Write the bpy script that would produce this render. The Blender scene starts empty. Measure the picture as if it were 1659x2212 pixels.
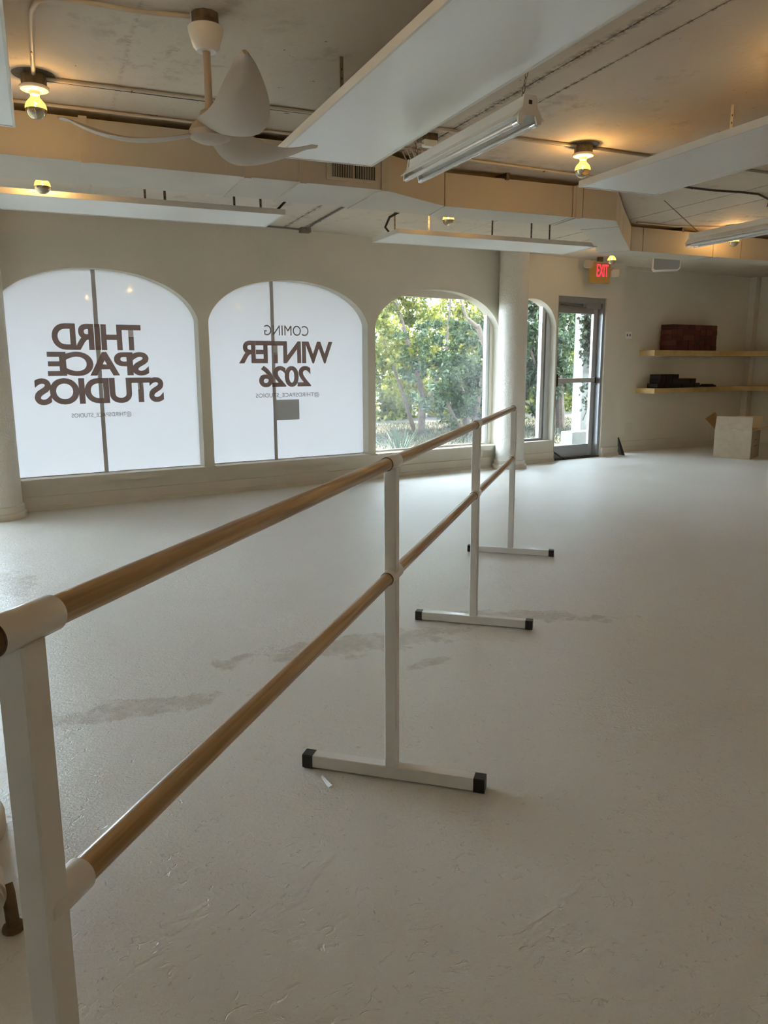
import bpy, math, random
import numpy as np
from mathutils import Vector, Matrix

# ------------------------------------------------------------------ camera, world, sun, exposure
sc = bpy.context.scene
col = sc.collection
CAM = Vector((0, 0, 1.49))
PITCH, ROLL, YAW = (math.radians(a) for a in (10.695, -0.229, 66.368))
Fv = Vector((math.cos(PITCH) * math.cos(YAW), math.cos(PITCH) * math.sin(YAW), -math.sin(PITCH)))
Rv = Vector((math.sin(YAW), -math.cos(YAW), 0))
Uv = Rv.cross(Fv)
Rv, Uv = Rv * math.cos(ROLL) + Uv * math.sin(ROLL), -Rv * math.sin(ROLL) + Uv * math.cos(ROLL)
cam = bpy.data.cameras.new('camera')
cam.sensor_fit = 'HORIZONTAL'; cam.sensor_width = 36; cam.lens = 36 * 1662 / 1659
cam.clip_start = 0.05; cam.clip_end = 300
camo = bpy.data.objects.new('camera', cam); col.objects.link(camo)
M = Matrix((Rv, Uv, -Fv)).transposed().to_4x4(); M.translation = CAM
camo.matrix_world = M
sc.camera = camo

sc.view_settings.view_transform = 'Standard'; sc.view_settings.look = 'None'
sc.view_settings.gamma = 1; sc.view_settings.use_curve_mapping = False
sc.view_settings.exposure = 1.45
sc.cycles.use_denoising = True
sc.cycles.max_bounces = 7; sc.cycles.diffuse_bounces = 4; sc.cycles.glossy_bounces = 3; sc.cycles.transmission_bounces = 4; sc.cycles.transparent_max_bounces = 10
sc.cycles.use_adaptive_sampling = True; sc.cycles.adaptive_threshold = 0.17
sc.cycles.sample_clamp_indirect = 6.0; sc.cycles.caustics_reflective = False; sc.cycles.caustics_refractive = False

SKY = 6.0
w = bpy.data.worlds.new('sky'); sc.world = w; w.use_nodes = True
bg = w.node_tree.nodes['Background']
bg.inputs[0].default_value = (0.70, 0.85, 1.0, 1); bg.inputs[1].default_value = SKY
sd = bpy.data.lights.new('sun', 'SUN'); sd.energy = 13.0; sd.color = (1.0, 0.90, 0.70); sd.angle = 0.01
so = bpy.data.objects.new('sun', sd); col.objects.link(so)
so.rotation_euler = Vector((-0.04, -0.40, -0.90)).to_track_quat('-Z', 'Y').to_euler()

# ------------------------------------------------------------------ room frame
H = 3.12
WA = math.radians(9.44)
wd = Vector((math.cos(WA), math.sin(WA), 0)); wn = Vector((-wd.y, wd.x, 0))
N0 = 8.755                                   # inner face of the window wall
def WP(s, n, z=0.0): return wd * s + wn * n + Vector((0, 0, z))
rnd = random.Random(7)

# ------------------------------------------------------------------ helpers
class MB:
    def __init__(self): self.v = []; self.f = []
    def add(self, vs, fs):
        b = len(self.v); self.v += [tuple(p) for p in vs]; self.f += [tuple(i + b for i in f) for f in fs]; return self
    def hexa(self, p):            # 8 points: bottom 4 ccw, top 4 ccw
        return self.add(p, [(3, 2, 1, 0), (4, 5, 6, 7), (0, 1, 5, 4), (1, 2, 6, 5), (2, 3, 7, 6), (3, 0, 4, 7)])
    def box(self, x0, x1, y0, y1, z0, z1):
        return self.hexa([(x0, y0, z0), (x1, y0, z0), (x1, y1, z0), (x0, y1, z0), (x0, y0, z1), (x1, y0, z1), (x1, y1, z1), (x0, y1, z1)])
    def wbox(self, s0, s1, n0, n1, z0, z1):   # box in the window wall's frame
        return self.hexa([WP(s0, n0, z0), WP(s1, n0, z0), WP(s1, n1, z0), WP(s0, n1, z0), WP(s0, n0, z1), WP(s1, n0, z1), WP(s1, n1, z1), WP(s0, n1, z1)])
    def obox(self, c, ex, ey, ez):            # centre and three half axes
        c = Vector(c); q = []
        for k in (-1, 1):
            for i, j in ((-1, -1), (1, -1), (1, 1), (-1, 1)): q.append(c + Vector(ex) * i + Vector(ey) * j + Vector(ez) * k)
        return self.hexa(q)
    def prism(self, pts, z0, z1):             # plan polygon ccw
        n = len(pts)
        return self.add([(p[0], p[1], z0) for p in pts] + [(p[0], p[1], z1) for p in pts],
                        [tuple(range(n - 1, -1, -1)), tuple(range(n, 2 * n))] + [(i, (i + 1) % n, n + (i + 1) % n, n + i) for i in range(n)])
    def bbox(self, c, ex, ey, ez, b):         # box with bevelled edges running along ez
        c = Vector(c); ex = Vector(ex); ey = Vector(ey); ez = Vector(ez); lx, ly = ex.length, ey.length
        ux, uy = ex / lx, ey / ly
        pr = [(-lx + b, -ly), (lx - b, -ly), (lx, -ly + b), (lx, ly - b), (lx - b, ly), (-lx + b, ly), (-lx, ly - b), (-lx, -ly + b)]
        n = 8; vs = [c + ux * a + uy * q - ez for a, q in pr] + [c + ux * a + uy * q + ez for a, q in pr]
        return self.add(vs, [tuple(range(n - 1, -1, -1)), tuple(range(n, 2 * n))] + [(i, (i + 1) % n, n + (i + 1) % n, n + i) for i in range(n)])
    def wquad(self, s0, s1, n, z0, z1):       # upright sheet parallel to the window wall
        return self.add([WP(s0, n, z0), WP(s1, n, z0), WP(s1, n, z1), WP(s0, n, z1)], [(0, 1, 2, 3)])
    def tube(self, path, r, seg=12, cap=True):
        path = [Vector(p) for p in path]; rs = r if isinstance(r, (list, tuple)) else [r] * len(path)
        b = len(self.v); prev = None
        for i, p in enumerate(path):
            t = (path[min(i + 1, len(path) - 1)] - path[max(i - 1, 0)]).normalized()
            if prev is None:
                a = t.cross(Vector((0, 0, 1)))
                if a.length < 1e-3: a = t.cross(Vector((1, 0, 0)))
            else: a = prev - t * prev.dot(t)
            a.normalize(); prev = a; c = t.cross(a)
            for k in range(seg):
                th = 2 * math.pi * k / seg
                self.v.append(tuple(p + (a * math.cos(th) + c * math.sin(th)) * rs[i]))
        for i in range(len(path) - 1):
            for k in range(seg):
                q = b + i * seg; k2 = (k + 1) % seg
                self.f.append((q + k, q + k2, q + seg + k2, q + seg + k))
        if cap:
            self.f.append(tuple(b + k for k in range(seg - 1, -1, -1)))
            self.f.append(tuple(b + (len(path) - 1) * seg + k for k in range(seg)))
        return self
    def lathe(self, prof, c=(0, 0, 0), seg=24):     # (r, z) profile about a vertical axis
        b = len(self.v)
        for r, z in prof:
            for k in range(seg):
                th = 2 * math.pi * k / seg
                self.v.append((c[0] + r * math.cos(th), c[1] + r * math.sin(th), c[2] + z))
        for i in range(len(prof) - 1):
            for k in range(seg):
                k2 = (k + 1) % seg; q = b + i * seg
                self.f.append((q + k, q + k2, q + seg + k2, q + seg + k))
        self.f.append(tuple(b + k for k in range(seg - 1, -1, -1)))
        self.f.append(tuple(b + (len(prof) - 1) * seg + k for k in range(seg)))
        return self
    def sheet(self, grid):                    # grid of points, both sides shown
        nr, nc = len(grid), len(grid[0])
        return self.add([p for row in grid for p in row], [(i * nc + j, i * nc + j + 1, (i + 1) * nc + j + 1, (i + 1) * nc + j) for i in range(nr - 1) for j in range(nc - 1)])
    def build(self, name, m, parent=None, smooth=False, bevel=0):
        me = bpy.data.meshes.new(name); me.from_pydata(self.v, [], self.f); me.update()
        if smooth:
            me.polygons.foreach_set('use_smooth', [True] * len(me.polygons))
            me.set_sharp_from_angle(angle=math.radians(38))
        o = bpy.data.objects.new(name, me); me.materials.append(m)
        return link(o, parent)
def link(o, parent=None):
    col.objects.link(o)
    if parent is not None:
        o.parent = parent; o.matrix_parent_inverse = world_of(parent).inverted()
    return o
def world_of(o):
    m = o.matrix_basis.copy()
    if o.parent is not None: m = world_of(o.parent) @ o.matrix_parent_inverse @ m
    return m
def thing(name, label, cat, loc=(0, 0, 0), group=None):
    o = bpy.data.objects.new(name, None); o.location = loc; o.empty_display_size = 0.1
    col.objects.link(o); return tag(o, label, cat, group)
def tag(o, label, cat, group=None):
    o['label'] = label; o['category'] = cat
    if group: o['group'] = group
    return o
def struct(o, label=None, cat=None):
    o['kind'] = 'structure'
    if label: o['label'] = label
    if cat: o['category'] = cat
    return o
def copy_tree(o, parent=None, delta=None):
    c = o.copy(); col.objects.link(c)
    if parent is not None: c.parent = parent
    for ch in o.children: copy_tree(ch, c)
    return c

# ------------------------------------------------------------------ materials
def mat(name, color, rough=0.6, metal=0.0, noise=0.0, scale=6.0, bump=0.0, bscale=40.0, spec=0.5, coat=0.0, dark=None):
    m = bpy.data.materials.new(name); m.use_nodes = True
    nt = m.node_tree; b = nt.nodes['Principled BSDF']
    b.inputs['Base Color'].default_value = (*color, 1); b.inputs['Roughness'].default_value = rough
    b.inputs['Metallic'].default_value = metal; b.inputs['Specular IOR Level'].default_value = spec
    b.inputs['Coat Weight'].default_value = coat
    tc = nt.nodes.new('ShaderNodeTexCoord')
    if noise:
        n = nt.nodes.new('ShaderNodeTexNoise'); n.inputs['Scale'].default_value = scale; n.inputs['Detail'].default_value = 3
        r = nt.nodes.new('ShaderNodeMix'); r.data_type = 'RGBA'
        d = dark or tuple(c * (1 - noise) for c in color)
        r.inputs[6].default_value = (*color, 1); r.inputs[7].default_value = (*d, 1)
        mr = nt.nodes.new('ShaderNodeMapRange'); mr.inputs[1].default_value = 0.4; mr.inputs[2].default_value = 0.75
        nt.links.new(tc.outputs['Object'], n.inputs['Vector']); nt.links.new(n.outputs['Fac'], mr.inputs[0])
        nt.links.new(mr.outputs[0], r.inputs[0]); nt.links.new(r.outputs[2], b.inputs['Base Color'])
    if bump:
        n2 = nt.nodes.new('ShaderNodeTexNoise'); n2.inputs['Scale'].default_value = bscale; n2.inputs['Detail'].default_value = 2
        bp = nt.nodes.new('ShaderNodeBump'); bp.inputs['Strength'].default_value = bump; bp.inputs['Distance'].default_value = 0.02
        nt.links.new(tc.outputs['Object'], n2.inputs['Vector']); nt.links.new(n2.outputs['Fac'], bp.inputs['Height'])
        nt.links.new(bp.outputs[0], b.inputs['Normal'])
    return m
def nodes_of(m): return m.node_tree, m.node_tree.nodes['Principled BSDF']
def emat(name, color, strength):
    m = bpy.data.materials.new(name); m.use_nodes = True; nt = m.node_tree; nt.nodes.clear()
    e = nt.nodes.new('ShaderNodeEmission'); o = nt.nodes.new('ShaderNodeOutputMaterial')
    e.inputs[0].default_value = (*color, 1); e.inputs[1].default_value = strength
    nt.links.new(e.outputs[0], o.inputs[0]); return m

PAINT = (0.78, 0.745, 0.635)
M_wall = mat('painted_plaster', PAINT, 0.62, noise=0.07, scale=1.3, bump=0.12, bscale=60)
M_trim = mat('painted_wood_trim', (0.76, 0.71, 0.61), 0.45, noise=0.06, scale=4, bump=0.06, bscale=30)
M_column = mat('rough_painted_column', (0.77, 0.74, 0.66), 0.5, bump=0.55, bscale=55)
M_duct = mat('painted_duct_metal', (0.56, 0.51, 0.415), 0.5, noise=0.05, scale=2.5, bump=0.03, bscale=5)
M_white_metal = mat('white_powder_coat', (0.78, 0.77, 0.72), 0.28, coat=0.2)
M_panel = mat('white_panel_enamel', (0.92, 0.93, 0.90), 0.28, noise=0.05, scale=1.2)
M_panel_frame = mat('panel_frame_white', (0.78, 0.75, 0.68), 0.5)
M_black = mat('black_rubber', (0.012, 0.012, 0.013), 0.45)
M_cable = mat('black_cable', (0.02, 0.018, 0.016), 0.5)
M_alu = mat('grey_aluminium', (0.36, 0.37, 0.38), 0.38, metal=0.6)
M_alu_light = mat('bright_aluminium', (0.62, 0.64, 0.66), 0.35, metal=0.5)
M_galv = mat('aged_galvanised_steel', (0.20, 0.16, 0.11), 0.5, metal=0.5, noise=0.5, scale=30)
M_conduit = mat('painted_conduit', (0.60, 0.54, 0.44), 0.45)
M_dark_conduit = mat('weathered_grey_conduit', (0.24, 0.23, 0.20), 0.5, metal=0.3)
M_porcelain = mat('porcelain', (0.85, 0.80, 0.68), 0.25)
M_glint = mat('white_glint_plastic', (0.95, 0.95, 0.95), 0.1, coat=1.0)  # white base colour paints the glint of a clear shard
M_fan = mat('matte_sand_white_plastic', (0.48, 0.40, 0.31), 0.55)
M_card = mat('cardboard', (0.42, 0.33, 0.225), 0.8, noise=0.12, scale=9)
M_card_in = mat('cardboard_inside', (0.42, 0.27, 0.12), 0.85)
M_ink = mat('faded_ink', (0.14, 0.11, 0.08), 0.8)
M_tape = mat('clear_packing_tape', (0.66, 0.60, 0.50), 0.12, coat=0.6)
M_pine = mat('pine_shelf', (0.62, 0.43, 0.17), 0.5, noise=0.25, scale=7)
M_chrome = mat('chrome', (0.75, 0.75, 0.75), 0.15, metal=1)
M_exit_box = mat('yellowed_sign_plastic', (0.48, 0.30, 0.07), 0.5)
M_exit_red = emat('exit_red', (1.0, 0.02, 0.05), 1.1)
M_beam = mat('beige_lamp_head', (0.60, 0.48, 0.33), 0.4)
M_lens = mat('lamp_head_lens', (0.55, 0.52, 0.46), 0.2, coat=0.5)
M_grey = mat('grey_grille', (0.30, 0.32, 0.34), 0.6)
M_pvc = mat('dirty_white_pvc', (0.62, 0.56, 0.45), 0.3, noise=0.2, scale=14)
M_rust = mat('rusty_pipe', (0.17, 0.11, 0.06), 0.8, noise=0.5, scale=25)
M_letter_edge = None

# wood grain running along the local X of the coordinates given (barre rails)
def wood_rail():
    m = mat('varnished_ash_rail', (0.45, 0.29, 0.13), 0.32, coat=0.25)
    nt, b = nodes_of(m)
    tc = nt.nodes.new('ShaderNodeTexCoord'); mp = nt.nodes.new('ShaderNodeMapping')
    mp.inputs['Scale'].default_value = (2.0, 90, 90)
    n = nt.nodes.new('ShaderNodeTexNoise'); n.inputs['Scale'].default_value = 1.0; n.inputs['Detail'].default_value = 5
    cr = nt.nodes.new('ShaderNodeValToRGB')
    cr.color_ramp.elements[0].position = 0.35; cr.color_ramp.elements[0].color = (0.34, 0.21, 0.085, 1)
    cr.color_ramp.elements[1].position = 0.62; cr.color_ramp.elements[1].color = (0.62, 0.43, 0.21, 1)
    nt.links.new(tc.outputs['Object'], mp.inputs['Vector']); nt.links.new(mp.outputs[0], n.inputs['Vector'])
    nt.links.new(n.outputs['Fac'], cr.inputs[0]); nt.links.new(cr.outputs[0], b.inputs['Base Color'])
    return m
M_rail = wood_rail()

def floor_mat():
    m = mat('painted_concrete_floor', (0.72, 0.70, 0.66), 0.4)
    nt, b = nodes_of(m); N = nt.nodes.new; L = nt.links.new
    tc = N('ShaderNodeTexCoord')
    def noise(scale, detail=6, rough=0.55, vec=None, dist=0.0):
        n = N('ShaderNodeTexNoise'); n.inputs['Scale'].default_value = scale; n.inputs['Detail'].default_value = detail
        n.inputs['Roughness'].default_value = rough; n.inputs['Distortion'].default_value = dist
        L(vec or tc.outputs['Object'], n.inputs['Vector']); return n.outputs['Fac']
    def mrange(x, a, c, lo=0.0, hi=1.0):
        r = N('ShaderNodeMapRange'); r.inputs[1].default_value = a; r.inputs[2].default_value = c; r.inputs[3].default_value = lo; r.inputs[4].default_value = hi
        L(x, r.inputs[0]); return r.outputs[0]
    def math_(op, a, c):
        k = N('ShaderNodeMath'); k.operation = op
        for i, x in enumerate((a, c)):
            if isinstance(x, (int, float)): k.inputs[i].default_value = x
            else: L(x, k.inputs[i])
        return k.outputs[0]
    def mix(f, a, c):
        r = N('ShaderNodeMix'); r.data_type = 'RGBA'
        for i, x in ((0, f), (6, a), (7, c)):
            if isinstance(x, tuple): r.inputs[i].default_value = (*x, 1)
            else: L(x, r.inputs[i])
        return r.outputs[2]
    mp = N('ShaderNodeMapping'); mp.inputs['Rotation'].default_value = (0, 0, math.radians(-35)); mp.inputs['Scale'].default_value = (0.45, 1.2, 1)
    L(tc.outputs['Object'], mp.inputs['Vector'])
    patches = mrange(noise(0.9, 6, 0.62, mp.outputs[0]), 0.60, 0.66)
    fine = mrange(noise(13, 3, 0.7), 0.35, 0.6)
    # worn-through patches at known spots of the floor (centre x, y, half length, half width, turn)
    worn = None
    ragged = math_('MULTIPLY', math_('SUBTRACT', noise(7, 7, 0.7), 0.5), 3.4)
    for (cx, cy, a, c, t) in ((1.48, 3.72, 0.66, 0.15, -0.07), (1.667, 3.316, 0.12, 0.05, 0.1), (0.73, 3.737, 0.06, 0.09, 0.3), (0.28, 3.37, 0.42, 0.10, -0.05), (-0.36, 5.86, 0.22, 0.35, 0.2), (2.6, 3.75, 0.5, 0.10, -0.5)):
        k = N('ShaderNodeMapping'); k.vector_type = 'TEXTURE'
        k.inputs['Location'].default_value = (cx, cy, 0); k.inputs['Rotation'].default_value = (0, 0, t); k.inputs['Scale'].default_value = (a, c, 1)
        L(tc.outputs['Object'], k.inputs['Vector'])
        ln = N('ShaderNodeVectorMath'); ln.operation = 'LENGTH'; L(k.outputs[0], ln.inputs[0])
        q = mrange(math_('ADD', ln.outputs['Value'], ragged), 1.05, 0.75)
        worn = q if worn is None else math_('MAXIMUM', worn, q)
    allp = math_('MAXIMUM', math_('MULTIPLY', patches, 0.12), worn)
    base = mix(mrange(noise(0.35, 3), 0.35, 0.7), (0.74, 0.72, 0.66), (0.68, 0.65, 0.58))
    base = mix(math_('MULTIPLY', allp, math_('ADD', math_('MULTIPLY', fine, 0.5), 0.35)), base, (0.50, 0.44, 0.35))
    specks = mrange(noise(38, 1, 0.6), 0.72, 0.76)
    base = mix(math_('MULTIPLY', specks, 0.35), base, (0.36, 0.31, 0.25))
    L(base, b.inputs['Base Color'])
    L(mrange(math_('ADD', noise(1.1, 4), math_('MULTIPLY', worn, 0.3)), 0.3, 0.9, 0.34, 0.42), b.inputs['Roughness'])
    mp2 = N('ShaderNodeMapping'); mp2.inputs['Rotation'].default_value = (0, 0, math.radians(-60)); mp2.inputs['Scale'].default_value = (1.0, 1.5, 1)
    L(tc.outputs['Object'], mp2.inputs['Vector'])
    h = math_('ADD', math_('MULTIPLY', noise(90, 2, 0.6), 0.24), math_('MULTIPLY', noise(15, 6, 0.70, mp2.outputs[0]), 0.62))
    h = math_('ADD', h, math_('MULTIPLY', noise(2.2, 1), 0.7))
    chips = mrange(noise(20, 2, 0.6, mp2.outputs[0], 1.2), 0.64, 0.69)
    h = math_('ADD', h, math_('MULTIPLY', chips, -0.30))
    bp = N('ShaderNodeBump'); bp.inputs['Strength'].default_value = 0.5; bp.inputs['Distance'].default_value = 0.015
    L(h, bp.inputs['Height']); L(bp.outputs[0], b.inputs['Normal'])
    return m
M_floor = floor_mat()

def ceiling_mat():
    m = mat('painted_concrete_ceiling', (0.66, 0.60, 0.51), 0.75)
    nt, b = nodes_of(m); N = nt.nodes.new; L = nt.links.new
    tc = N('ShaderNodeTexCoord')
    def noise(scale, detail=6, rough=0.6, vec=None):
        n = N('ShaderNodeTexNoise'); n.inputs['Scale'].default_value = scale; n.inputs['Detail'].default_value = detail; n.inputs['Roughness'].default_value = rough
        L(vec or tc.outputs['Object'], n.inputs['Vector']); return n.outputs['Fac']
    def mrange(x, a, c, lo=0.0, hi=1.0):
        r = N('ShaderNodeMapRange'); r.inputs[1].default_value = a; r.inputs[2].default_value = c; r.inputs[3].default_value = lo; r.inputs[4].default_value = hi
        L(x, r.inputs[0]); return r.outputs[0]
    def mul(a, c):
        k = N('ShaderNodeMath'); k.operation = 'MULTIPLY'; L(a, k.inputs[0])
        if isinstance(c, float): k.inputs[1].default_value = c
        else: L(c, k.inputs[1])
        return k.outputs[0]
    def mix(f, a, c):
        r = N('ShaderNodeMix'); r.data_type = 'RGBA'
        for i, x in ((0, f), (6, a), (7, c)):
            if isinstance(x, tuple): r.inputs[i].default_value = (*x, 1)
            else: L(x, r.inputs[i])
        return r.outputs[2]
    c = mix(mrange(noise(0.7), 0.35, 0.7), (0.67, 0.60, 0.49), (0.60, 0.52, 0.41))
    smudge = mul(mrange(noise(1.1, 3), 0.55, 0.7), mrange(noise(7, 8, 0.7), 0.50, 0.62))
    c = mix(mul(smudge, 0.75), c, (0.30, 0.26, 0.20))
    sx_ = N('ShaderNodeSeparateXYZ'); L(tc.outputs['Object'], sx_.inputs[0])
    grit = mrange(noise(28, 5, 0.75), 0.44, 0.58)
    for x0, wd_, st in ((2.772, 0.05, 0.9), (3.0, 0.025, 0.8), (6.27, 0.02, 0.6), (6.745, 0.025, 0.6), (0.545, 0.02, 0.3)):   # grime along the slab joints
        k1 = N('ShaderNodeMath'); k1.operation = 'SUBTRACT'; L(sx_.outputs[0], k1.inputs[0]); k1.inputs[1].default_value = x0
        k2 = N('ShaderNodeMath'); k2.operation = 'ABSOLUTE'; L(k1.outputs[0], k2.inputs[0])
        c = mix(mul(mul(mrange(k2.outputs[0], wd_, 0.003), grit), st), c, (0.13, 0.10, 0.07))
    c = mix(mul(mrange(noise(3.1, 6, 0.72), 0.60, 0.68), 0.35), c, (0.33, 0.28, 0.21))
    # scraped paint patch near the light beside the fan
    k = N('ShaderNodeMapping'); k.vector_type = 'TEXTURE'; k.inputs['Location'].default_value = (0.36, 4.45, 0); k.inputs['Rotation'].default_value = (0, 0, 1.9); k.inputs['Scale'].default_value = (0.6, 0.14, 1)
    L(tc.outputs['Object'], k.inputs['Vector'])
    ln = N('ShaderNodeVectorMath'); ln.operation = 'LENGTH'; L(k.outputs[0], ln.inputs[0])
    c = mix(mul(mul(mrange(ln.outputs['Value'], 1.1, 0.5), mrange(noise(9, 4, 0.7), 0.46, 0.58)), 0.6), c, (0.30, 0.26, 0.22))
    c = mix(mrange(noise(11, 3, 0.6), 0.71, 0.75), c, (0.17, 0.13, 0.09))
    L(c, b.inputs['Base Color'])
    bp = N('ShaderNodeBump'); bp.inputs['Strength'].default_value = 0.4; bp.inputs['Distance'].default_value = 0.01
    L(noise(18, 4, 0.65), bp.inputs['Height']); L(bp.outputs[0], b.inputs['Normal'])
    return m
M_ceil = ceiling_mat()

def film_mat(name, color, trans, gloss=0.06):
    m = bpy.data.materials.new(name); m.use_nodes = True; nt = m.node_tree; nt.nodes.clear(); N = nt.nodes.new; L = nt.links.new
    t = N('ShaderNodeBsdfTranslucent'); d = N('ShaderNodeBsdfDiffuse'); g = N('ShaderNodeBsdfGlossy'); o = N('ShaderNodeOutputMaterial')
    t.inputs[0].default_value = (*color, 1); d.inputs[0].default_value = (*color, 1); g.inputs['Roughness'].default_value = 0.04
    a = N('ShaderNodeMixShader'); a.inputs[0].default_value = 1 - trans; L(t.outputs[0], a.inputs[1]); L(d.outputs[0], a.inputs[2])
    f = N('ShaderNodeFresnel'); f.inputs[0].default_value = 1.45
    c = N('ShaderNodeMixShader'); L(f.outputs[0], c.inputs[0]); L(a.outputs[0], c.inputs[1]); L(g.outputs[0], c.inputs[2])
    L(c.outputs[0], o.inputs[0]); return m
M_film = film_mat('frosted_white_window_film', (0.93, 0.94, 0.96), 0.10)
M_letter = film_mat('brown_vinyl_letters', (0.36, 0.27, 0.255), 0.13)
M_letter2 = film_mat('grey_vinyl_letters', (0.33, 0.31, 0.31), 0.13)
M_mull_shadow = film_mat('mullion_shadow_in_film', (0.60, 0.60, 0.61), 0.11)  # grey stands for the bar's shadow showing through the film
M_paper = film_mat('grey_paper', (0.60, 0.62, 0.62), 0.13)

def glass_mat(name, dust):
    m = bpy.data.materials.new(name); m.use_nodes = True; nt = m.node_tree; nt.nodes.clear(); N = nt.nodes.new; L = nt.links.new
    t = N('ShaderNodeBsdfTransparent'); t.inputs[0].default_value = (0.95, 0.97, 0.97, 1)
    g = N('ShaderNodeBsdfGlossy'); g.inputs['Roughness'].default_value = 0.02
    d = N('ShaderNodeBsdfTranslucent'); d.inputs[0].default_value = (0.85, 0.9, 0.95, 1)
    tc = N('ShaderNodeTexCoord'); n = N('ShaderNodeTexNoise'); n.inputs['Scale'].default_value = 1.6; n.inputs['Detail'].default_value = 6
    L(tc.outputs['Object'], n.inputs['Vector'])
    mr = N('ShaderNodeMapRange'); mr.inputs[1].default_value = 0.35; mr.inputs[2].default_value = 0.75; mr.inputs[3].default_value = dust * 0.4; mr.inputs[4].default_value = dust * 1.6
    L(n.outputs['Fac'], mr.inputs[0])
    a = N('ShaderNodeMixShader'); L(mr.outputs[0], a.inputs[0]); L(t.outputs[0], a.inputs[1]); L(d.outputs[0], a.inputs[2])
    f = N('ShaderNodeFresnel'); f.inputs[0].default_value = 1.45
    c = N('ShaderNodeMixShader'); L(f.outputs[0], c.inputs[0]); L(a.outputs[0], c.inputs[1]); L(g.outputs[0], c.inputs[2])
    o = N('ShaderNodeOutputMaterial'); L(c.outputs[0], o.inputs[0]); return m
M_glass = glass_mat('dusty_window_glass', 0.035)
M_glass_door = glass_mat('door_glass', 0.02)
def bulb_mat():
    m = bpy.data.materials.new('glowing_bulb_glass'); m.use_nodes = True; nt = m.node_tree; nt.nodes.clear(); N = nt.nodes.new; L = nt.links.new
    t = N('ShaderNodeBsdfTransparent'); t.inputs[0].default_value = (1, 0.93, 0.75, 1)
    e = N('ShaderNodeEmission'); e.inputs[0].default_value = (1.0, 0.58, 0.09, 1); e.inputs[1].default_value = 1.5
    a = N('ShaderNodeMixShader'); a.inputs[0].default_value = 0.55; L(t.outputs[0], a.inputs[1]); L(e.outputs[0], a.inputs[2])
    o = N('ShaderNodeOutputMaterial'); L(a.outputs[0], o.inputs[0]); return m
M_bulb = bulb_mat()
M_filament = emat('hot_filament', (1.0, 0.66, 0.25), 30)
for m_ in (M_bulb, M_filament, M_exit_red): m_.cycles.emission_sampling = 'NONE'
M_mirror = mat('mirrored_bulb_cap', (0.55, 0.47, 0.33), 0.08, metal=1.0)

# ------------------------------------------------------------------ large structure
XL, YB = -8.0, -5.0
AL0 = Vector((9.15, 10.662)); AL1 = Vector((12.56, 11.08))       # alcove back wall line on plan
RC = AL1
def wall_y(x, n):   # y on the line n = const at x
    return (n - wn.x * x) / wn.y
RD = Vector((-wn.x, -wn.y))                                         # right wall runs towards the camera
RE = RC + RD * ((RC.y - YB) / -RD.y)
fl = MB().prism([(XL, YB), (RE.x, YB), (RC.x, RC.y), (AL0.x, AL0.y), (WP(10.40, N0 + 0.2).x, WP(10.40, N0 + 0.2).y), (XL, wall_y(XL, N0 + 0.2))], -0.12, 0.0)
struct(fl.build('floor', M_floor), 'off white painted concrete floor, scuffed and patchy', 'floor')

ce = MB().prism([(XL - .2, YB - .2), (RE.x + .2, YB - .2), (RC.x + .3, RC.y + .3), (XL - .2, wall_y(XL, N0 + 0.3) + 0.9)], H + 0.05, H + 0.25).build('ceiling', M_galv)
struct(ce, 'painted concrete slab ceiling with dirty seams', 'ceiling')
seams = [XL - .2, -2.6, 2.772, 3.0, 4.9, 6.27, 6.745, 9.2, 11.2, RE.x + .2]
for a, b in zip(seams[:-1], seams[1:]):
    g = 0.0045
    MB().prism([(a + g, YB), (b - g, YB), (b - g, wall_y(b, 9.3)), (a + g, wall_y(a, 9.3))], H, H + 0.05).build('ceiling_slab', M_ceil, ce)

# window wall with four arches and a door opening
T = 0.2
ARCH = [(1.02, 3.168, 0.32, 1.905, 2.525), (3.292, 5.458, 0.32, 1.905, 2.525), (5.574, 7.72, 0.32, 1.905, 2.525), (7.88, 8.885, 0.32, 1.98, 2.485)]
DOOR = (8.915, 10.0, 2.555)
SEND = 10.40
def arch_z(s, w):
    s0, s1, _, zs, zt = w; u = abs((2 * s - s0 - s1) / (s1 - s0)) * 0.985
    return zs + (zt - zs) * max(0.0, 1 - u ** 2.12) ** (1 / 2.12)
wb = MB()
def face(s0, s1, z0, z1, z0b=None, z1b=None):    # front and back quads
    z0b = z0 if z0b is None else z0b; z1b = z1 if z1b is None else z1b
    for n, fl_ in ((N0, 0), (N0 + T, 1)):
        q = [WP(s0, n, z0), WP(s1, n, z0b), WP(s1, n, z1b), WP(s0, n, z1)]
        wb.add(q, [(0, 1, 2, 3) if not fl_ else (3, 2, 1, 0)])
def rev(sa, za, sb, zb):
    wb.add([WP(sa, N0, za), WP(sb, N0, zb), WP(sb, N0 + T, zb), WP(sa, N0 + T, za)], [(0, 1, 2, 3)])
ADDED_ARCH = [(-5.85, -3.70, 0.32, 1.905, 2.525), (-3.56, -1.41, 0.32, 1.905, 2.525), (-1.27, 0.88, 0.32, 1.905, 2.525)]  # extra bays out of view, added to let in more daylight
cur = -6.75
for w in ADDED_ARCH + ARCH:
    face(cur, w[0], 0, H)
    ns = 40; ss = [w[0] + (w[1] - w[0]) * (0.5 - 0.5 * math.cos(math.pi * i / ns)) for i in range(ns + 1)]
    for a, b in zip(ss[:-1], ss[1:]):
        za, zb = arch_z(a, w), arch_z(b, w)
        face(a, b, 0, w[2]); face(a, b, za, H, zb, H); rev(b, zb, a, za)
    rev(w[0], arch_z(w[0], w), w[0], w[2]); rev(w[1], w[2], w[1], arch_z(w[1], w)); rev(w[0], w[2], w[1], w[2])
    cur = w[1]
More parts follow.
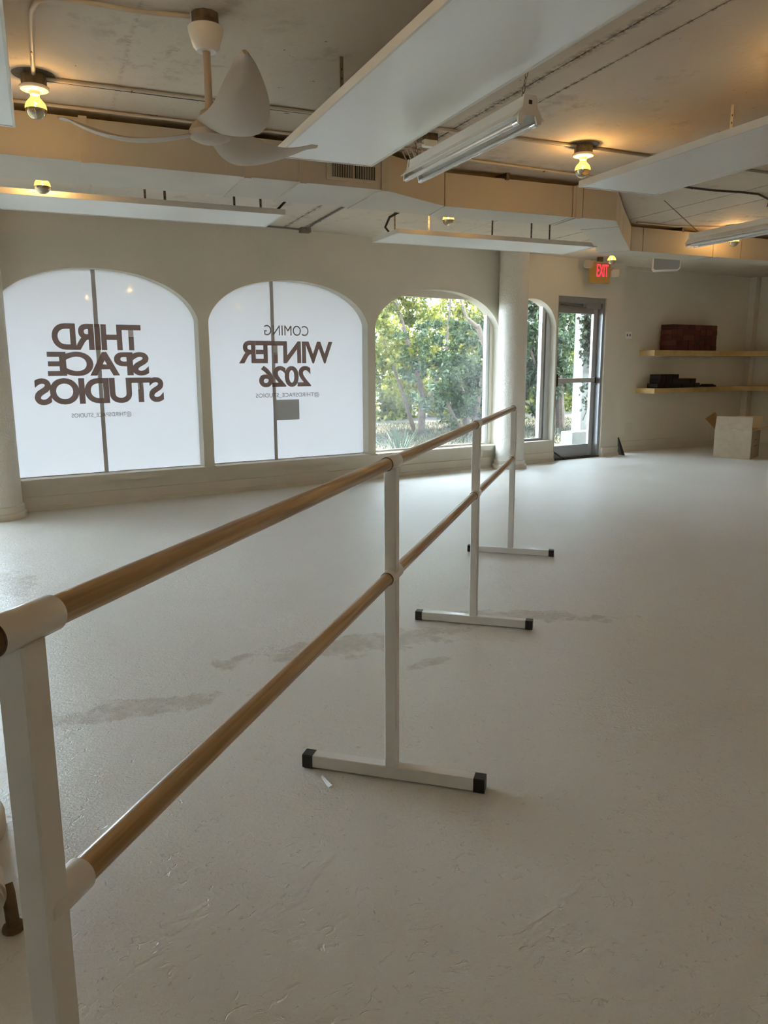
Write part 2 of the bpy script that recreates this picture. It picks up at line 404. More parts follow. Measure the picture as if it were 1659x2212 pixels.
face(cur, DOOR[0], 0, H); face(DOOR[0], DOOR[1], DOOR[2], H); face(DOOR[1], SEND, 0, H)
rev(DOOR[0], DOOR[2], DOOR[0], 0); rev(DOOR[1], 0, DOOR[1], DOOR[2]); rev(DOOR[1], DOOR[2], DOOR[0], DOOR[2])
wb.add([WP(SEND, N0, 0), WP(SEND, N0 + T + .1, 0), WP(SEND, N0 + T + .1, H), WP(SEND, N0, H)], [(0, 1, 2, 3)])
struct(wb.build('wall_front', M_wall), 'off white plaster wall with three wide arched window openings', 'wall')

def wallseg(name, a, b, th, label):
    a = Vector(a); b = Vector(b); d = (b - a).normalized(); nrm = Vector((d.y, -d.x)) * -th   # thickness to the left of a->b
    p = [a, b, b + nrm, a + nrm]
    m = MB().prism([(q.x, q.y) for q in (p if th > 0 else p[::-1])], 0, H)
    return struct(m.build(name, M_wall), label, 'wall')
wallseg('wall_alcove', AL0 - (AL1 - AL0) * 0.04, AL1 + (AL1 - AL0) * .05, 0.2, 'cream wall of the shelf alcove beyond the door')
wallseg('wall_right', RC, RE, 0.2, 'cream side wall meeting the shelf alcove')
wallseg('wall_back', RE, (XL, YB), 0.2, 'plain off white wall opposite the arches')
wallseg('wall_left', (XL, YB), (XL, wall_y(XL, N0 + .1)), 0.2, 'plain off white wall left of the arches')

# raised band above the arches, sills, plinth boards
tr = MB()
tr.wbox(-6.7, 7.60, N0 - 0.008, N0 + 0.01, 2.562, H)
tr.wbox(7.98, SEND, N0 - 0.008, N0 + 0.01, 2.562, H)
struct(tr.build('trim_1', M_wall), 'thin raised plaster band above the arches', 'trim')
for i, (a, b) in enumerate(((1.02, 7.72), (7.88, 8.885))):
    sl = MB()
    if i == 0:
        for w in ARCH[:3]: sl.wbox(w[0], w[1], N0 - 0.045, N0 + 0.15, 0.318, 0.335)
        sl.wbox(-6.7, 7.62, N0 - 0.040, N0 + 0.01, 0.262, 0.318)
    else: sl.wbox(8.1, 8.885, N0 - 0.012, N0 + 0.14, 0.30, 0.335)
    struct(sl.build('trim_%d' % (2 + i), M_trim), ['painted wooden sill ledge under the arched windows', 'short painted sill under the narrow window'][i], 'sill')
bb = MB()
for a, b in ((-6.7, 7.62), (8.0, 8.90), (10.02, SEND + .015)):
    bb.wbox(a, b, N0 - 0.028, N0 + 0.01, 0.0, 0.15); bb.wbox(a, b, N0 - 0.045, N0 + 0.01, 0.0, 0.05)
struct(bb.build('baseboard_front', M_trim), 'two step painted baseboard under the arches', 'baseboard')
ad = (AL1 - AL0).normalized(); an = Vector((-ad.y, ad.x))
def AP(u, v, z=0.0):    # alcove frame: u along the back wall, v out of it into the room
    p = AL0 + ad * u - an * v; return Vector((p.x, p.y, z))
def abox(m, u0, u1, v0, v1, z0, z1):
    return m.hexa([AP(u0, v1, z0), AP(u1, v1, z0), AP(u1, v0, z0), AP(u0, v0, z0), AP(u0, v1, z1), AP(u1, v1, z1), AP(u1, v0, z1), AP(u0, v0, z1)])
AU = (AL1 - AL0).length
m = MB(); abox(m, 0, AU, 0, 0.02, 0, 0.19); abox(m, 0, AU, 0, 0.03, 0, 0.09)
struct(m.build('baseboard_alcove', M_trim), 'painted baseboard along the shelf alcove', 'baseboard')
m = MB()
for z0_, z1_ in ((0, 1.018), (1.107, 1.653), (1.752, H)): abox(m, AU - 0.13, AU, 0, 0.13, z0_, z1_)
struct(m.build('trim_4', M_trim), 'narrow boxed post in the alcove corner', 'trim')

# round columns
def column(c, label, h=H):
    t = thing('column', label, 'column', (c[0], c[1], 0), 'round painted columns')
    MB().lathe([(0.213, 0.10), (0.208, 0.6), (0.208, h)], (c[0], c[1], 0), 48).build('shaft', M_column, t, True)
    MB().lathe([(0.252, 0), (0.252, 0.045), (0.243, 0.06), (0.228, 0.066), (0.228, 0.125), (0.216, 0.135)], (c[0], c[1], 0), 48).build('base', M_trim, t, True)
    return t
struct_c = [column(WP(0.925, 8.545), 'round white painted column left of the window lettered with the studio name'),
            column(WP(7.80, 8.545), 'round white painted column between the leafy window and the door'),
            column((-0.475, 2.62), 'round white painted column behind the near end of the barre')]

# ------------------------------------------------------------------ glazing
def text_part(txt, s_left, s_right, z0, z1, n, m, parent, bold=0.0, label=None, tight=1.0):
    cu = bpy.data.curves.new('lettering', 'FONT'); cu.body = txt; cu.size = 1; cu.offset = bold; cu.space_character = tight
    cu.resolution_u = 6; cu.fill_mode = 'BOTH'; cu.extrude = 0.0
    o = bpy.data.objects.new('tmp', cu); col.objects.link(o)
    dg = bpy.context.evaluated_depsgraph_get(); dg.update()
    me = bpy.data.meshes.new_from_object(o.evaluated_get(dg)); bpy.data.objects.remove(o); bpy.data.curves.remove(cu)
    vs = np.array([v.co[:] for v in me.vertices]); a0, a1 = vs[:, 0].min(), vs[:, 0].max(); b0, b1 = vs[:, 1].min(), vs[:, 1].max()
    if '_' in txt: b0 = vs[:, 1].min()
    for v in me.vertices:
        u = (v.co.x - a0) / (a1 - a0); q = (v.co.y - b0) / (b1 - b0)
        v.co = WP(s_right + (s_left - s_right) * u, n, z0 + (z1 - z0) * q)
    me.materials.clear(); me.materials.append(m); me.update()
    ob = bpy.data.objects.new('lettering', me)
    if label: ob['label'] = label
    return link(ob, parent)
GN = 8.895
def window(i, s0, s1, z0, z1, label):
    t = thing('window_%d' % i, label, 'window', WP((s0 + s1) / 2, GN, z0)); t['kind'] = 'structure'; return t
for i, (s0, s1, mull, lab) in enumerate(((0.9, 3.23, 2.075, 'arched window under white film lettered with the studio name'), (3.23, 5.52, 4.165, 'arched window under white film announcing winter 2026'))):
    t = window(i + 1, s0, s1, 0.3, 2.6, lab)
    f = MB().wquad(s0, s1, GN, 0.33, 2.6).build('window_film', M_film, t)
    MB().wbox(mull - 0.022, mull + 0.022, GN - 0.0014, GN - 0.0008, 0.33, 2.6).build('mullion_or_shadow', M_mull_shadow, t)  # thin strip on the film paints the shadow of a bar outside
    MB().wbox(s0, s1, GN - .004, GN + 0.05, 0.30, 0.345).build('bottom_rail', M_trim, t)
    k = GN - 0.0025
    if i == 0:
        text_part('THIRD', 1.611, 2.549, 1.681, 1.957, k, M_letter, f, 0.034, tight=0.88)
        text_part('SPACE', 1.544, 2.619, 1.403, 1.662, k, M_letter, f, 0.034, tight=0.88)
        text_part('STUDIOS', 1.394, 2.771, 1.102, 1.383, k, M_letter, f, 0.034, tight=0.88)
        text_part('@THIRDSPACE_STUDIOS', 1.749, 2.387, 0.945, 1.005, k, M_letter2, f, 0.0, 'small handle')
    else:
        text_part('COMING', 4.051, 4.661, 1.875, 1.998, k, M_letter2, f, 0.0)
        text_part('WINTER', 3.708, 5.005, 1.535, 1.807, k, M_letter, f, 0.030, tight=0.9)
        text_part('2026', 3.963, 4.681, 1.244, 1.507, k, M_letter, f, 0.030, tight=0.9)
        text_part('@THIRDSPACE_STUDIOS', 3.912, 4.796, 1.105, 1.172, k, M_letter2, f, 0.0, 'small handle')
        p = MB().wquad(4.18, 4.504, GN - 0.0035, 0.832, 1.087).build('paper_sheet', M_paper, f); p['label'] = 'grey sheet of paper'
t = window(3, 5.52, 7.75, 0.3, 2.45, 'clear arched window looking onto trees and lawn')
MB().wquad(5.5, 7.64, GN + 0.024, 0.34, 2.44).build('pane', M_glass, t)
fm = MB().wbox(5.45, 7.8, GN, GN + 0.06, 2.43, 2.62).wbox(5.45, 7.8, GN, GN + 0.06, 0.30, 0.36)
fm.build('frame', M_trim, t)
MB().wbox(7.60, 7.665, GN, GN + 0.06, 0.36, 2.43).build('jamb', M_alu_light, t)
MB().wbox(7.66, 7.82, GN - 0.01, GN + 0.05, 0.3, 2.5).build('side_panel', M_trim, t)
for i, w_ in enumerate(ADDED_ARCH):
    t = window(5 + i, w_[0], w_[1], 0.3, 2.6, ['added unseen arched window nearest the side wall', 'added unseen arched window two bays beyond the studio name window', 'added unseen arched window just beyond the studio name window'][i])
    MB().wquad(w_[0] - .05, w_[1] + .05, GN, 0.33, 2.6).build('pane', M_glass_door, t)
    MB().wbox(w_[0] - .05, w_[1] + .05, GN - .004, GN + 0.05, 0.30, 0.345).build('bottom_rail', M_trim, t)
t = window(4, 7.9, 8.9, 0.3, 2.5, 'narrow arched window between the column and the door')
MB().wquad(7.86, 8.72, GN + 0.024, 0.36, 2.6).build('pane', M_glass_door, t)
MB().wbox(8.70, 8.765, GN - 0.02, GN + 0.05, 0.34, 2.6).build('mullion_or_shadow', M_alu_light, t)
MB().wbox(8.765, 8.79, GN + 0.01, GN + 0.05, 0.34, 2.6).build('gasket', M_black, t)
MB().wbox(8.79, 8.90, GN - 0.025, GN + 0.05, 0.0, 2.6).build('jamb', M_alu_light, t)
MB().wbox(7.86, 8.90, GN - 0.02, GN + 0.05, 0.29, 0.37).build('sill_rail', M_alu, t)

# glass door
D0, D1 = 8.915, 10.0
t = thing('door_1', 'aluminium framed glass exit door with push bar', 'door', WP(9.45, GN, 0)); t['kind'] = 'structure'
fr = MB().wbox(D0, D0 + 0.045, N0 + .03, GN + 0.07, 0, 2.555).wbox(D1 - 0.05, D1, N0 + .03, GN + 0.07, 0, 2.555).wbox(D0 + .045, D1 - .05, N0 + .03, GN + 0.07, 2.47, 2.555)
fr.build('frame', M_alu, t)
MB().wbox(D0, D1, N0 + .02, GN + 0.1, 0.0, 0.018).build('threshold', M_black, t)
le = thing('tmp', 'x', 'x'); bpy.data.objects.remove(le)
MB().wbox(D0 + .05, D0 + .09, GN - .01, GN + .035, 0.02, 2.465).build('stile', M_alu, t)
MB().wbox(D1 - .15, D1 - .055, GN - .01, GN + .035, 0.02, 2.465).build('stile', M_alu_light, t)
MB().wbox(D0 + .09, D1 - .15, GN - .01, GN + .035, 2.31, 2.465).build('top_rail', M_alu, t)
MB().wbox(D0 + .09, D1 - .15, GN - .01, GN + .035, 0.02, 0.215).build('bottom_rail', M_alu, t)
MB().wquad(D0 + .085, D1 - .145, GN + .011, 0.2, 2.32).build('pane', M_glass_door, t)
pb = MB().wbox(D0 + .11, D1 - .13, GN - .075, GN - .03, 1.225, 1.295).build('push_bar', M_alu_light, t)
MB().wbox(D0 + .045, D0 + .11, GN - .085, GN - .008, 1.17, 1.36).build('latch_case', M_black, pb)
MB().wbox(D1 - .13, D1 - .10, GN - .078, GN - .008, 1.215, 1.305).build('end_cap', M_black, pb)
cl = MB().wbox(D1 - .40, D1 - .07, GN - .085, GN - .012, 2.39, 2.48).build('door_closer', M_alu, t)
MB().tube([WP(D1 - .36, GN - .06, 2.40), WP(D1 - .62, GN - .10, 2.395), WP(D1 - .92, GN - .03, 2.43)], 0.011, 8).build('closer_arm', M_galv, cl)
ks = MB().tube([WP(D0 + .12, GN - .02, 0.13), WP(D0 + .16, GN - .05, 0.10), WP(D0 + .26, GN - .10, 0.02)], 0.012, 8).build('kick_stop', M_galv, t)
MB().tube([WP(D0 + .25, GN - .095, 0.027), WP(D0 + .285, GN - .115, 0.002)], 0.02, 10).build('rubber_foot', M_black, ks)

# ------------------------------------------------------------------ ballet barre
bd = Vector((math.cos(math.radians(50.28)), math.sin(math.radians(50.28)), 0)); be = Vector((bd.y, -bd.x, 0)); ZZ = Vector((0, 0, 1))
P2 = Vector((1.07, 2.38, 0)); KS = [-0.98 * 1.79, 0, 1.79, 3.58]
RZ = (1.17, 0.773); RR = 0.021
barre = thing('ballet_barre', 'long white double ballet barre with two wooden rails on four floor stands', 'barre', P2)
ang = math.radians(50.28)
for z, nm in zip(RZ, ('top_rail', 'lower_rail')):
    low = nm == 'lower_rail'
    L0, L1 = (KS[0] + 0.01, KS[3] - 0.01) if low else (KS[0] - 0.044, KS[3] + 0.05)
    ro = MB().tube([(L0, 0, 0), (L1, 0, 0)], RR, 28).build(nm, M_rail, None, True)
    ro.location = P2 + ZZ * z; ro.rotation_euler = (0, 0, ang); ro.parent = barre; ro.matrix_parent_inverse = Matrix.Translation(P2).inverted()
    for k in KS:
        c = P2 + bd * k + ZZ * z
        cm = MB(); a = c - bd * (0.01 if low and k == KS[0] else 0.045 if k == KS[0] else 0.062); b = c + bd * (0.01 if low and k == KS[3] else 0.075 if low else 0.062)
        cm.tube([a, a + bd * 0.002, b - bd * 0.002, b], [0.0238, 0.0252, 0.0252, 0.0238], 28)
        cm.build('collar', M_white_metal, barre, True)
        if not (low and k == KS[0]): MB().tube([a - bd * 0.0015, a + bd * 0.001], [0.0235, 0.0235], 28).build('collar_gasket', M_galv, barre, True)
    if low: continue
    e = MB().tube([P2 + bd * (L1 - 0.005) + ZZ * z, P2 + bd * (L1 + 0.012) + ZZ * z], 0.0245, 24).build('rail_end_cap', M_chrome, barre, True)
    e = MB().tube([P2 + bd * (L0 - 0.011) + ZZ * z, P2 + bd * (L0 + 0.005) + ZZ * z], 0.0215, 24).build('rail_end_cap', M_rust, barre, True)
for k in KS:
    c = P2 + bd * k
    MB().bbox(c + ZZ * 0.60, bd * 0.022, be * 0.022, ZZ * 0.551, 0.003).build('post', M_white_metal, barre)
    ft = MB().bbox(c + ZZ * 0.030, bd * 0.024, ZZ * 0.024, be * 0.315, 0.003).build('foot_bar', M_white_metal, barre)
    for sgn in (-1, 1):
        MB().bbox(c + ZZ * 0.0285 + be * sgn * 0.325, bd * 0.0265, ZZ * 0.0265, be * 0.020, 0.004).build('end_cap', M_black, ft)

# ------------------------------------------------------------------ hung ceiling panels
def ceiling_panel(x0, x1, y0, y1, zb, label, straps, th=0.045):
    t = thing('ceiling_panel', label, 'ceiling panel', ((x0 + x1) / 2, (y0 + y1) / 2, zb), 'white panels hung from the ceiling')
    MB().box(x0 + .012, x1 - .012, y0 + .012, y1 - .012, zb + 0.004, zb + th - .01).build('face', M_panel, t)
    f = MB()
    f.box(x0, x0 + .014, y0, y1, zb, zb + th); f.box(x1 - .014, x1, y0, y1, zb, zb + th)
    f.box(x0 + .014, x1 - .014, y0, y0 + .014, zb, zb + th); f.box(x0 + .014, x1 - .014, y1 - .014, y1, zb, zb + th)
    f.build('frame', M_panel_frame, t)
    for (x, y, dk) in straps:
        s = MB().obox((x, y, (zb + th + H) / 2), (0.010, 0, 0), (0, 0.002, 0), (0, 0, (H - zb - th) / 2 - .001)).build('hanger_strap', M_dark_conduit if dk else M_porcelain, t)
        h = MB()
        for q in range(5): h.obox((x, y - .0025, zb + th + 0.03 + q * 0.045), (0.0028, 0, 0), (0, 0.0012, 0), (0, 0, 0.006))
        h.build('strap_holes', M_black, s)
    return t
ceiling_panel(1.462, 2.128, 1.95, 5.05, 2.80, 'large white ceiling panel between the fan and the fluorescent tubes', [(1.6, 4.2, 1), (1.95, 4.6, 1), (1.6, 2.4, 1), (1.95, 2.4, 1)])
ceiling_panel(3.785, 4.520, 1.95, 5.00, 2.80, 'white ceiling panel with a bare bulb at its end', [(4.16, 3.95, 0), (4.16, 2.3, 0)])
ceiling_panel(-0.72, -0.024, 2.0, 5.02, 2.80, 'white ceiling panel beside the bulb and scraped paint', [(-.3, 4.5, 1), (-.3, 2.5, 1)])
ceiling_panel(-1.05, 2.066, 6.85, 7.53, 2.80, 'long white ceiling panel above the window with the studio name', [(-.4, 6.95, 1), (0.93, 7.2, 1), (1.05, 6.90, 1), (1.70, 7.2, 1), (1.86, 6.90, 1)])
ceiling_panel(3.365, 5.83, 7.32, 7.97, 2.80, 'long white ceiling panel above the leafy window', [(3.55, 7.8, 1), (3.75, 7.4, 1), (4.75, 7.8, 1), (5.0, 7.4, 1), (5.45, 7.7, 1)])

# ------------------------------------------------------------------ bare bulb lamps
def make_lamp():
    t = thing('ceiling_lamp', '', 'lamp', (0, 0, 0), 'bare bulbs on round ceiling boxes')
    MB().lathe([(0.112, -0.004), (0.115, 0.0)], seg=32).build('shadow_disc', M_galv, t, True)  # dark disc standing for the oval shadow around the box
    MB().lathe([(0.066, -0.066), (0.068, -0.062), (0.068, -0.004)], seg=8).build('junction_box', M_galv, t)
    MB().lathe([(0.026, -0.106), (0.032, -0.090), (0.074, -0.082), (0.080, -0.075), (0.080, -0.066)], seg=32).build('lampholder', M_porcelain, t, True)
    R = 0.058; zc = -0.180; up = []
    for i in range(15):
        th = math.radians(-4 + i * 9)
        if th > math.radians(56): break
        up.append((R * math.cos(th), zc + R * math.sin(th)))
    up += [(0.0285, zc + 0.054), (0.0245, zc + 0.063), (0.0225, zc + 0.074), (0.0225, zc + 0.080)]
    b = MB().lathe(up, seg=28).build('bulb', M_bulb, t, True)
    me = b.data; 
    cap = [(0.0015, zc - R)] + [(R * 1.004 * math.cos(math.radians(a)), zc + R * 1.004 * math.sin(math.radians(a))) for a in (-80, -65, -50, -38, -26, -15, -4)]
    MB().lathe(cap, seg=28).build('mirrored_cap', M_mirror, b, True)
    fil = MB().tube([(0.006 * math.cos(a * 1.1), 0.006 * math.sin(a * 1.1), zc + 0.008 + 0.0035 * a) for a in range(9)], 0.0022, 6).build('filament', M_filament, b)
    return t
LAMPS = [((0.09, 5.125), 'bare globe bulb beside the ceiling fan'), ((3.858, 5.055), 'bare globe bulb at the end of a white ceiling panel'),
         ((0.119, 6.72), 'bare globe bulb under the duct near the studio name window'), ((3.87, 7.20), 'bare globe bulb above the clear leafy window'),
         ((7.43, 9.0), 'bare globe bulb next to the exit sign'), ((7.69, 7.13), 'bare globe bulb behind the hanging tube light by the shelves'),
         ((3.86, 2.95), 'bare globe bulb over the open floor'), ((0.09, 2.95), 'bare globe bulb above the near end of the barre'),
         ((7.7, 4.9), 'bare globe bulb on the shelf side of the room'), ((11.3, 7.0), 'added unseen globe bulb near the side wall by the shelves')]  # the last bulb is added out of view to warm the alcove
LAMPS += [((x, y), 'added unseen bulb over rear floor, %s row from arches, %s from plain end wall' % (('third', 'fourth', 'fifth', 'sixth')[round((5 - y) / 2.08)], ('first', 'second', 'third', 'fourth', 'fifth')[round((x + 3.7) / 3.77)])) for x, y in ((11.3, 4.9), (11.3, 2.8), (7.7, 2.8), (0.09, 0.85), (3.86, 0.85), (7.7, 0.7), (11.3, 0.7), (-3.7, 5.1), (-3.7, 2.95), (3.86, -1.25), (7.7, -1.25), (0.09, -1.25))]  # rear bulbs added out of view as warm fill light
LAMP_W = 2.6
proto = make_lamp()
for i, ((x, y), lab) in enumerate(LAMPS):
    o = proto if i == 0 else copy_tree(proto)
    drop = 0.092 if i == 2 else 0.0
    o.location = (x, y, H - drop); o['label'] = lab
    if drop: MB().tube([(x, y, H - drop), (x, y, H)], 0.03, 12).build('stem', M_galv, o, True)
    ld = bpy.data.lights.new('bulb_light', 'POINT'); ld.energy = LAMP_W; ld.color = (1.0, 0.58, 0.22); ld.shadow_soft_size = 0.02
    lo = bpy.data.objects.new('bulb_light', ld); col.objects.link(lo); lo.parent = o; lo.location = (0, 0, -0.160)

# ------------------------------------------------------------------ ceiling fan
FC = Vector((0.835, 3.981, 0)); fan = thing('ceiling_fan', 'sand white ceiling fan with three curved blades', 'fan', FC + ZZ * H)
MB().lathe([(0.062, H - 0.058), (0.064, H - 0.055), (0.064, H)], FC, 10).build('junction_box', M_galv, fan)
MB().lathe([(0.030, H - 0.165), (0.045, H - 0.163), (0.062, H - 0.145), (0.080, H - 0.085), (0.083, H - 0.062), (0.080, H - 0.058)], FC, 32).build('canopy', M_white_metal, fan, True)
MB().lathe([(0.018, 2.66), (0.018, H - 0.16)], FC, 20).build('downrod', M_fan, fan, True)
MB().lathe([(0.010, 2.556), (0.060, 2.558), (0.095, 2.575), (0.102, 2.60), (0.085, 2.630), (0.055, 2.660), (0.040, 2.695), (0.022, 2.705)], FC, 40).build('motor_housing', M_fan, fan, True)
def blade(a0):
    top, bot = [], []
    ca, sa = math.cos(a0), math.sin(a0); nr, nc = 26, 8
    for i in range(nr + 1):
        u = i / nr; r = 0.05 + u * 0.715
        chord = (0.12 + 0.13 * math.sin(math.pi * u ** 0.75)) * (1 - max(0, (u - 0.55) / 0.45) ** 3.0 * 0.80)
        sweep = 0.065 * math.sin(math.pi * u) - 0.01
        zc = 2.602 - 0.055 * math.sin(math.pi * min(1, u * 1.1)) + 0.095 * u ** 2.2
        pit = -math.radians(20 - 13 * u)
        rt, rb = [], []
        for j in range(nc + 1):
            q = (j / nc - 0.5) * chord
            y = q * math.cos(pit) + sweep; z = zc + q * math.sin(pit) + 0.25 * q * q / max(chord, .02)
            th = 0.007 * (1 - (2 * j / nc - 1) ** 2) + 0.001
            p = FC + Vector((r * ca - y * sa, r * sa + y * ca, 0))
            rt.append(p + ZZ * (z + th)); rb.append(p + ZZ * (z - th))
        top.append(rt); bot.append(rb)
    m = MB()
    rows = []
    for rt, rb in zip(top, bot): rows.append(rt + rb[::-1] + [rt[0]])
    m.sheet(rows); n = len(rows[0])
    m.f.append(tuple(range(n - 2, -1, -1))); m.f.append(tuple(len(m.v) - n + i for i in range(n - 1)))
    return m
for a in (30, 150, 270): blade(math.radians(a)).build('blade', M_fan, fan, True)

# ------------------------------------------------------------------ air duct
duct = thing('air_duct', 'boxy painted air duct running below the ceiling', 'duct', (2.5, 6.0, 2.81))
DZ0, DZ1 = 2.81, 3.075
sections = [([(-3.2, 5.676), (0.37, 5.676)], [(-3.2, 6.34), (0.37, 6.34)]), ([(0.37, 5.676), (1.44, 5.676)], [(0.37, 6.34), (1.44, 6.34)]),
            ([(1.44, 5.676), (1.85, 5.676)], [(1.44, 6.34), (1.85, 6.36)]), ([(1.85, 5.676), (2.49, 5.676)], [(1.85, 6.36), (2.49, 6.39)]),
            ([(2.49, 5.676), (3.206, 6.035)], [(2.49, 6.39), (3.27, 6.46)]), ([(3.206, 6.035), (4.50, 6.02)], [(3.27, 6.46), (4.54, 6.40)]),
            ([(4.50, 6.02), (4.61, 6.015)], [(4.54, 6.40), (4.65, 6.40)]), ([(4.61, 6.015), (4.99, 6.01), (5.227, 6.25)], [(4.65, 6.40), (4.90, 6.44), (4.978, 6.518)]),
            ([(5.227, 6.25), (5.608, 6.643)], [(4.978, 6.518), (5.42, 6.941)]), ([(5.608, 6.643), (6.40, 7.435)], [(5.42, 6.941), (6.17, 7.726)]),
            ([(6.40, 7.435), (6.585, 7.44)], [(6.17, 7.726), (6.30, 7.85), (6.60, 7.85)]), ([(6.585, 7.44), (7.732, 7.46)], [(6.60, 7.85), (7.74, 7.85)]),
            ([(7.732, 7.46), (8.201, 7.48)], [(7.74, 7.85), (8.21, 7.85)]), ([(8.201, 7.48), (11.5, 7.5)], [(8.21, 7.85), (11.5, 7.85)])]
def shrink(a, b, g):
    a, b = Vector(a), Vector(b); d = (b - a).normalized() * g; return a + d
for fr_, bk in sections:
    g = 0.0045
    f2 = [shrink(fr_[0], fr_[1], g)] + [Vector(p) for p in fr_[1:-1]] + [shrink(fr_[-1], fr_[-2], g)]
    b2 = [shrink(bk[0], bk[1], g)] + [Vector(p) for p in bk[1:-1]] + [shrink(bk[-1], bk[-2], g)]
    jit = rnd.uniform(-.002, .002)
    MB().prism([(p.x, p.y) for p in f2] + [(p.x, p.y) for p in b2[::-1]], DZ0 + jit, DZ1).build('duct_section', M_duct, duct)
def flange(f, b, wdt=0.052):
    f, b = Vector((*f, 0)), Vector((*b, 0)); d = (b - f).normalized(); t_ = Vector((d.y, -d.x, 0)); c = (f + b) / 2
    hl = (b - f).length / 2 + 0.011
    MB().obox(c + ZZ * ((DZ0 + DZ1) / 2), t_ * (wdt / 2), d * hl, ZZ * ((DZ1 - DZ0) / 2 + .010)).build('flange', M_duct, duct)
for f, b in (((0.37, 5.676), (0.37, 6.34)), ((1.44, 5.676), (1.44, 6.34)), ((1.85, 5.676), (1.85, 6.36)), ((2.50, 5.676), (2.50, 6.39)), ((4.56, 6.018), (4.60, 6.40)), ((7.73, 7.46), (7.74, 7.85))): flange(f, b)
inner = MB().prism([(-3, 5.70), (2.49, 5.70), (3.2, 6.06), (4.99, 6.04), (6.40, 7.46), (11, 7.52), (11, 7.82), (6.2, 7.70), (4.9, 6.41), (2.49, 6.36), (-3, 6.31)], DZ0 + .006, DZ1 - .006)
inner.build('duct_liner', M_galv, duct)
for x, y in ((-1, 6.0), (0.9, 6.0), (2.0, 6.0), (3.8, 6.2), (5.5, 6.8), (7.2, 7.65), (9.2, 7.65)): MB().box(x - .015, x + .015, y - .2, y + .2, DZ1 - .01, H - .001).build('hanger_bracket', M_galv, duct)
vg = MB().box(2.03, 2.455, 5.664, 5.676, 2.845, 2.985).build('vent_grille', M_duct, duct)
dk = MB().box(2.072, 2.237, 5.6615, 5.664, 2.868, 2.96).box(2.252, 2.42, 5.6615, 5.664, 2.868, 2.96).build('vent_opening', M_black, vg)
lv = MB()
for k in range(26):
    x = 2.078 + k * 0.0135
    if abs(x - 2.245) < 0.012: continue
    lv.obox((x, 5.657, 2.914), (0.0022, 0.004, 0), (-0.002, 0.0012, 0), (0, 0, 0.045))
o = lv.build('louvres', M_duct, vg); o['kind'] = 'stuff'

# ------------------------------------------------------------------ fluorescent battens
def batten(x, y0, y1, zt, label, chains):
    t = thing('tube_light', label, 'light fixture', (x, (y0 + y1) / 2, zt), 'hanging twin tube lights')
    pr = [(-0.028, 0.125), (0.028, 0.125), (0.036, 0.075), (0.085, 0.03), (0.083, 0.027), (0.030, 0.062), (-0.030, 0.062), (-0.083, 0.027), (-0.085, 0.03), (-0.036, 0.075)]
    m = MB(); n = len(pr)
    m.add([(x + a, y0, zt + b) for a, b in pr] + [(x + a, y1, zt + b) for a, b in pr], [tuple(range(n)), tuple(range(2 * n - 1, n - 1, -1))] + [(i, n + i, n + (i + 1) % n, (i + 1) % n) for i in range(n)])
    m.build('reflector', M_white_metal, t)
    for y, s in ((y0, -1), (y1, 1)):
        e = MB(); ep = [(-0.034, 0.128), (0.034, 0.128), (0.040, 0.075), (0.062, 0.045), (0.062, 0.006), (0.040, 0.004), (0.030, 0.040), (-0.030, 0.040), (-0.040, 0.004), (-0.062, 0.006), (-0.062, 0.045), (-0.040, 0.075)]
        k = len(ep); ya, yb = sorted((y, y + s * 0.012))
        e.add([(x + a, ya, zt + b) for a, b in ep] + [(x + a, yb, zt + b) for a, b in ep], [tuple(range(k)), tuple(range(2 * k - 1, k - 1, -1))] + [(i, k + i, k + (i + 1) % k, (i + 1) % k) for i in range(k)])
        eo = e.build('end_plate', M_panel_frame, t)
        MB().box(x - .009, x + .009, ya - .001, yb + .001, zt + .088, zt + .106).build('knockout', M_black, eo)
    for sx in (-0.047, 0.047):
        tb = MB().tube([(x + sx, y0 + 0.02, zt + 0.013), (x + sx, y1 - 0.02, zt + 0.013)], 0.0128, 16).build('tube', M_tube, t, True)
        for ya, yb in ((y0 + .001, y0 + .045), (y1 - .045, y1 - .001)):
            MB().tube([(x + sx, ya, zt + .013), (x + sx, yb, zt + .013)], 0.0134, 16).build('tube_cap', M_chrome, tb, True)
    for (xa, ya, xb, yb) in chains:
        n = 14; a = Vector((xa, ya, zt + 0.125)); b = Vector((xb, yb, H)); c = MB()
        for i in range(n):
            p = a.lerp(b, (i + 0.5) / n); d = (b - a) / n * 0.62
            o_ = Vector((0.006, 0, 0)) if i % 2 else Vector((0, 0.006, 0))
            c.tube([p - d, p - d * .5 + o_, p + d * .5 + o_, p + d, p + d * .5 - o_, p - d * .5 - o_, p - d], 0.0016, 5, False)
        c.build('chain', M_galv, t)
    return t
M_tube = mat('unlit_tube_glass', (0.72, 0.72, 0.68), 0.15, coat=0.5)
batten(2.155, 3.24, 4.46, 2.585, 'hanging twin tube light beside the large ceiling panel', [(2.155, 3.30, 2.15, 3.16), (2.155, 4.40, 2.15, 4.55)])
batten(5.72, 4.56, 5.80, 2.585, 'hanging twin tube light in front of the shelf alcove', [(5.72, 5.72, 5.86, 6.35), (5.72, 4.65, 5.72, 4.7)])

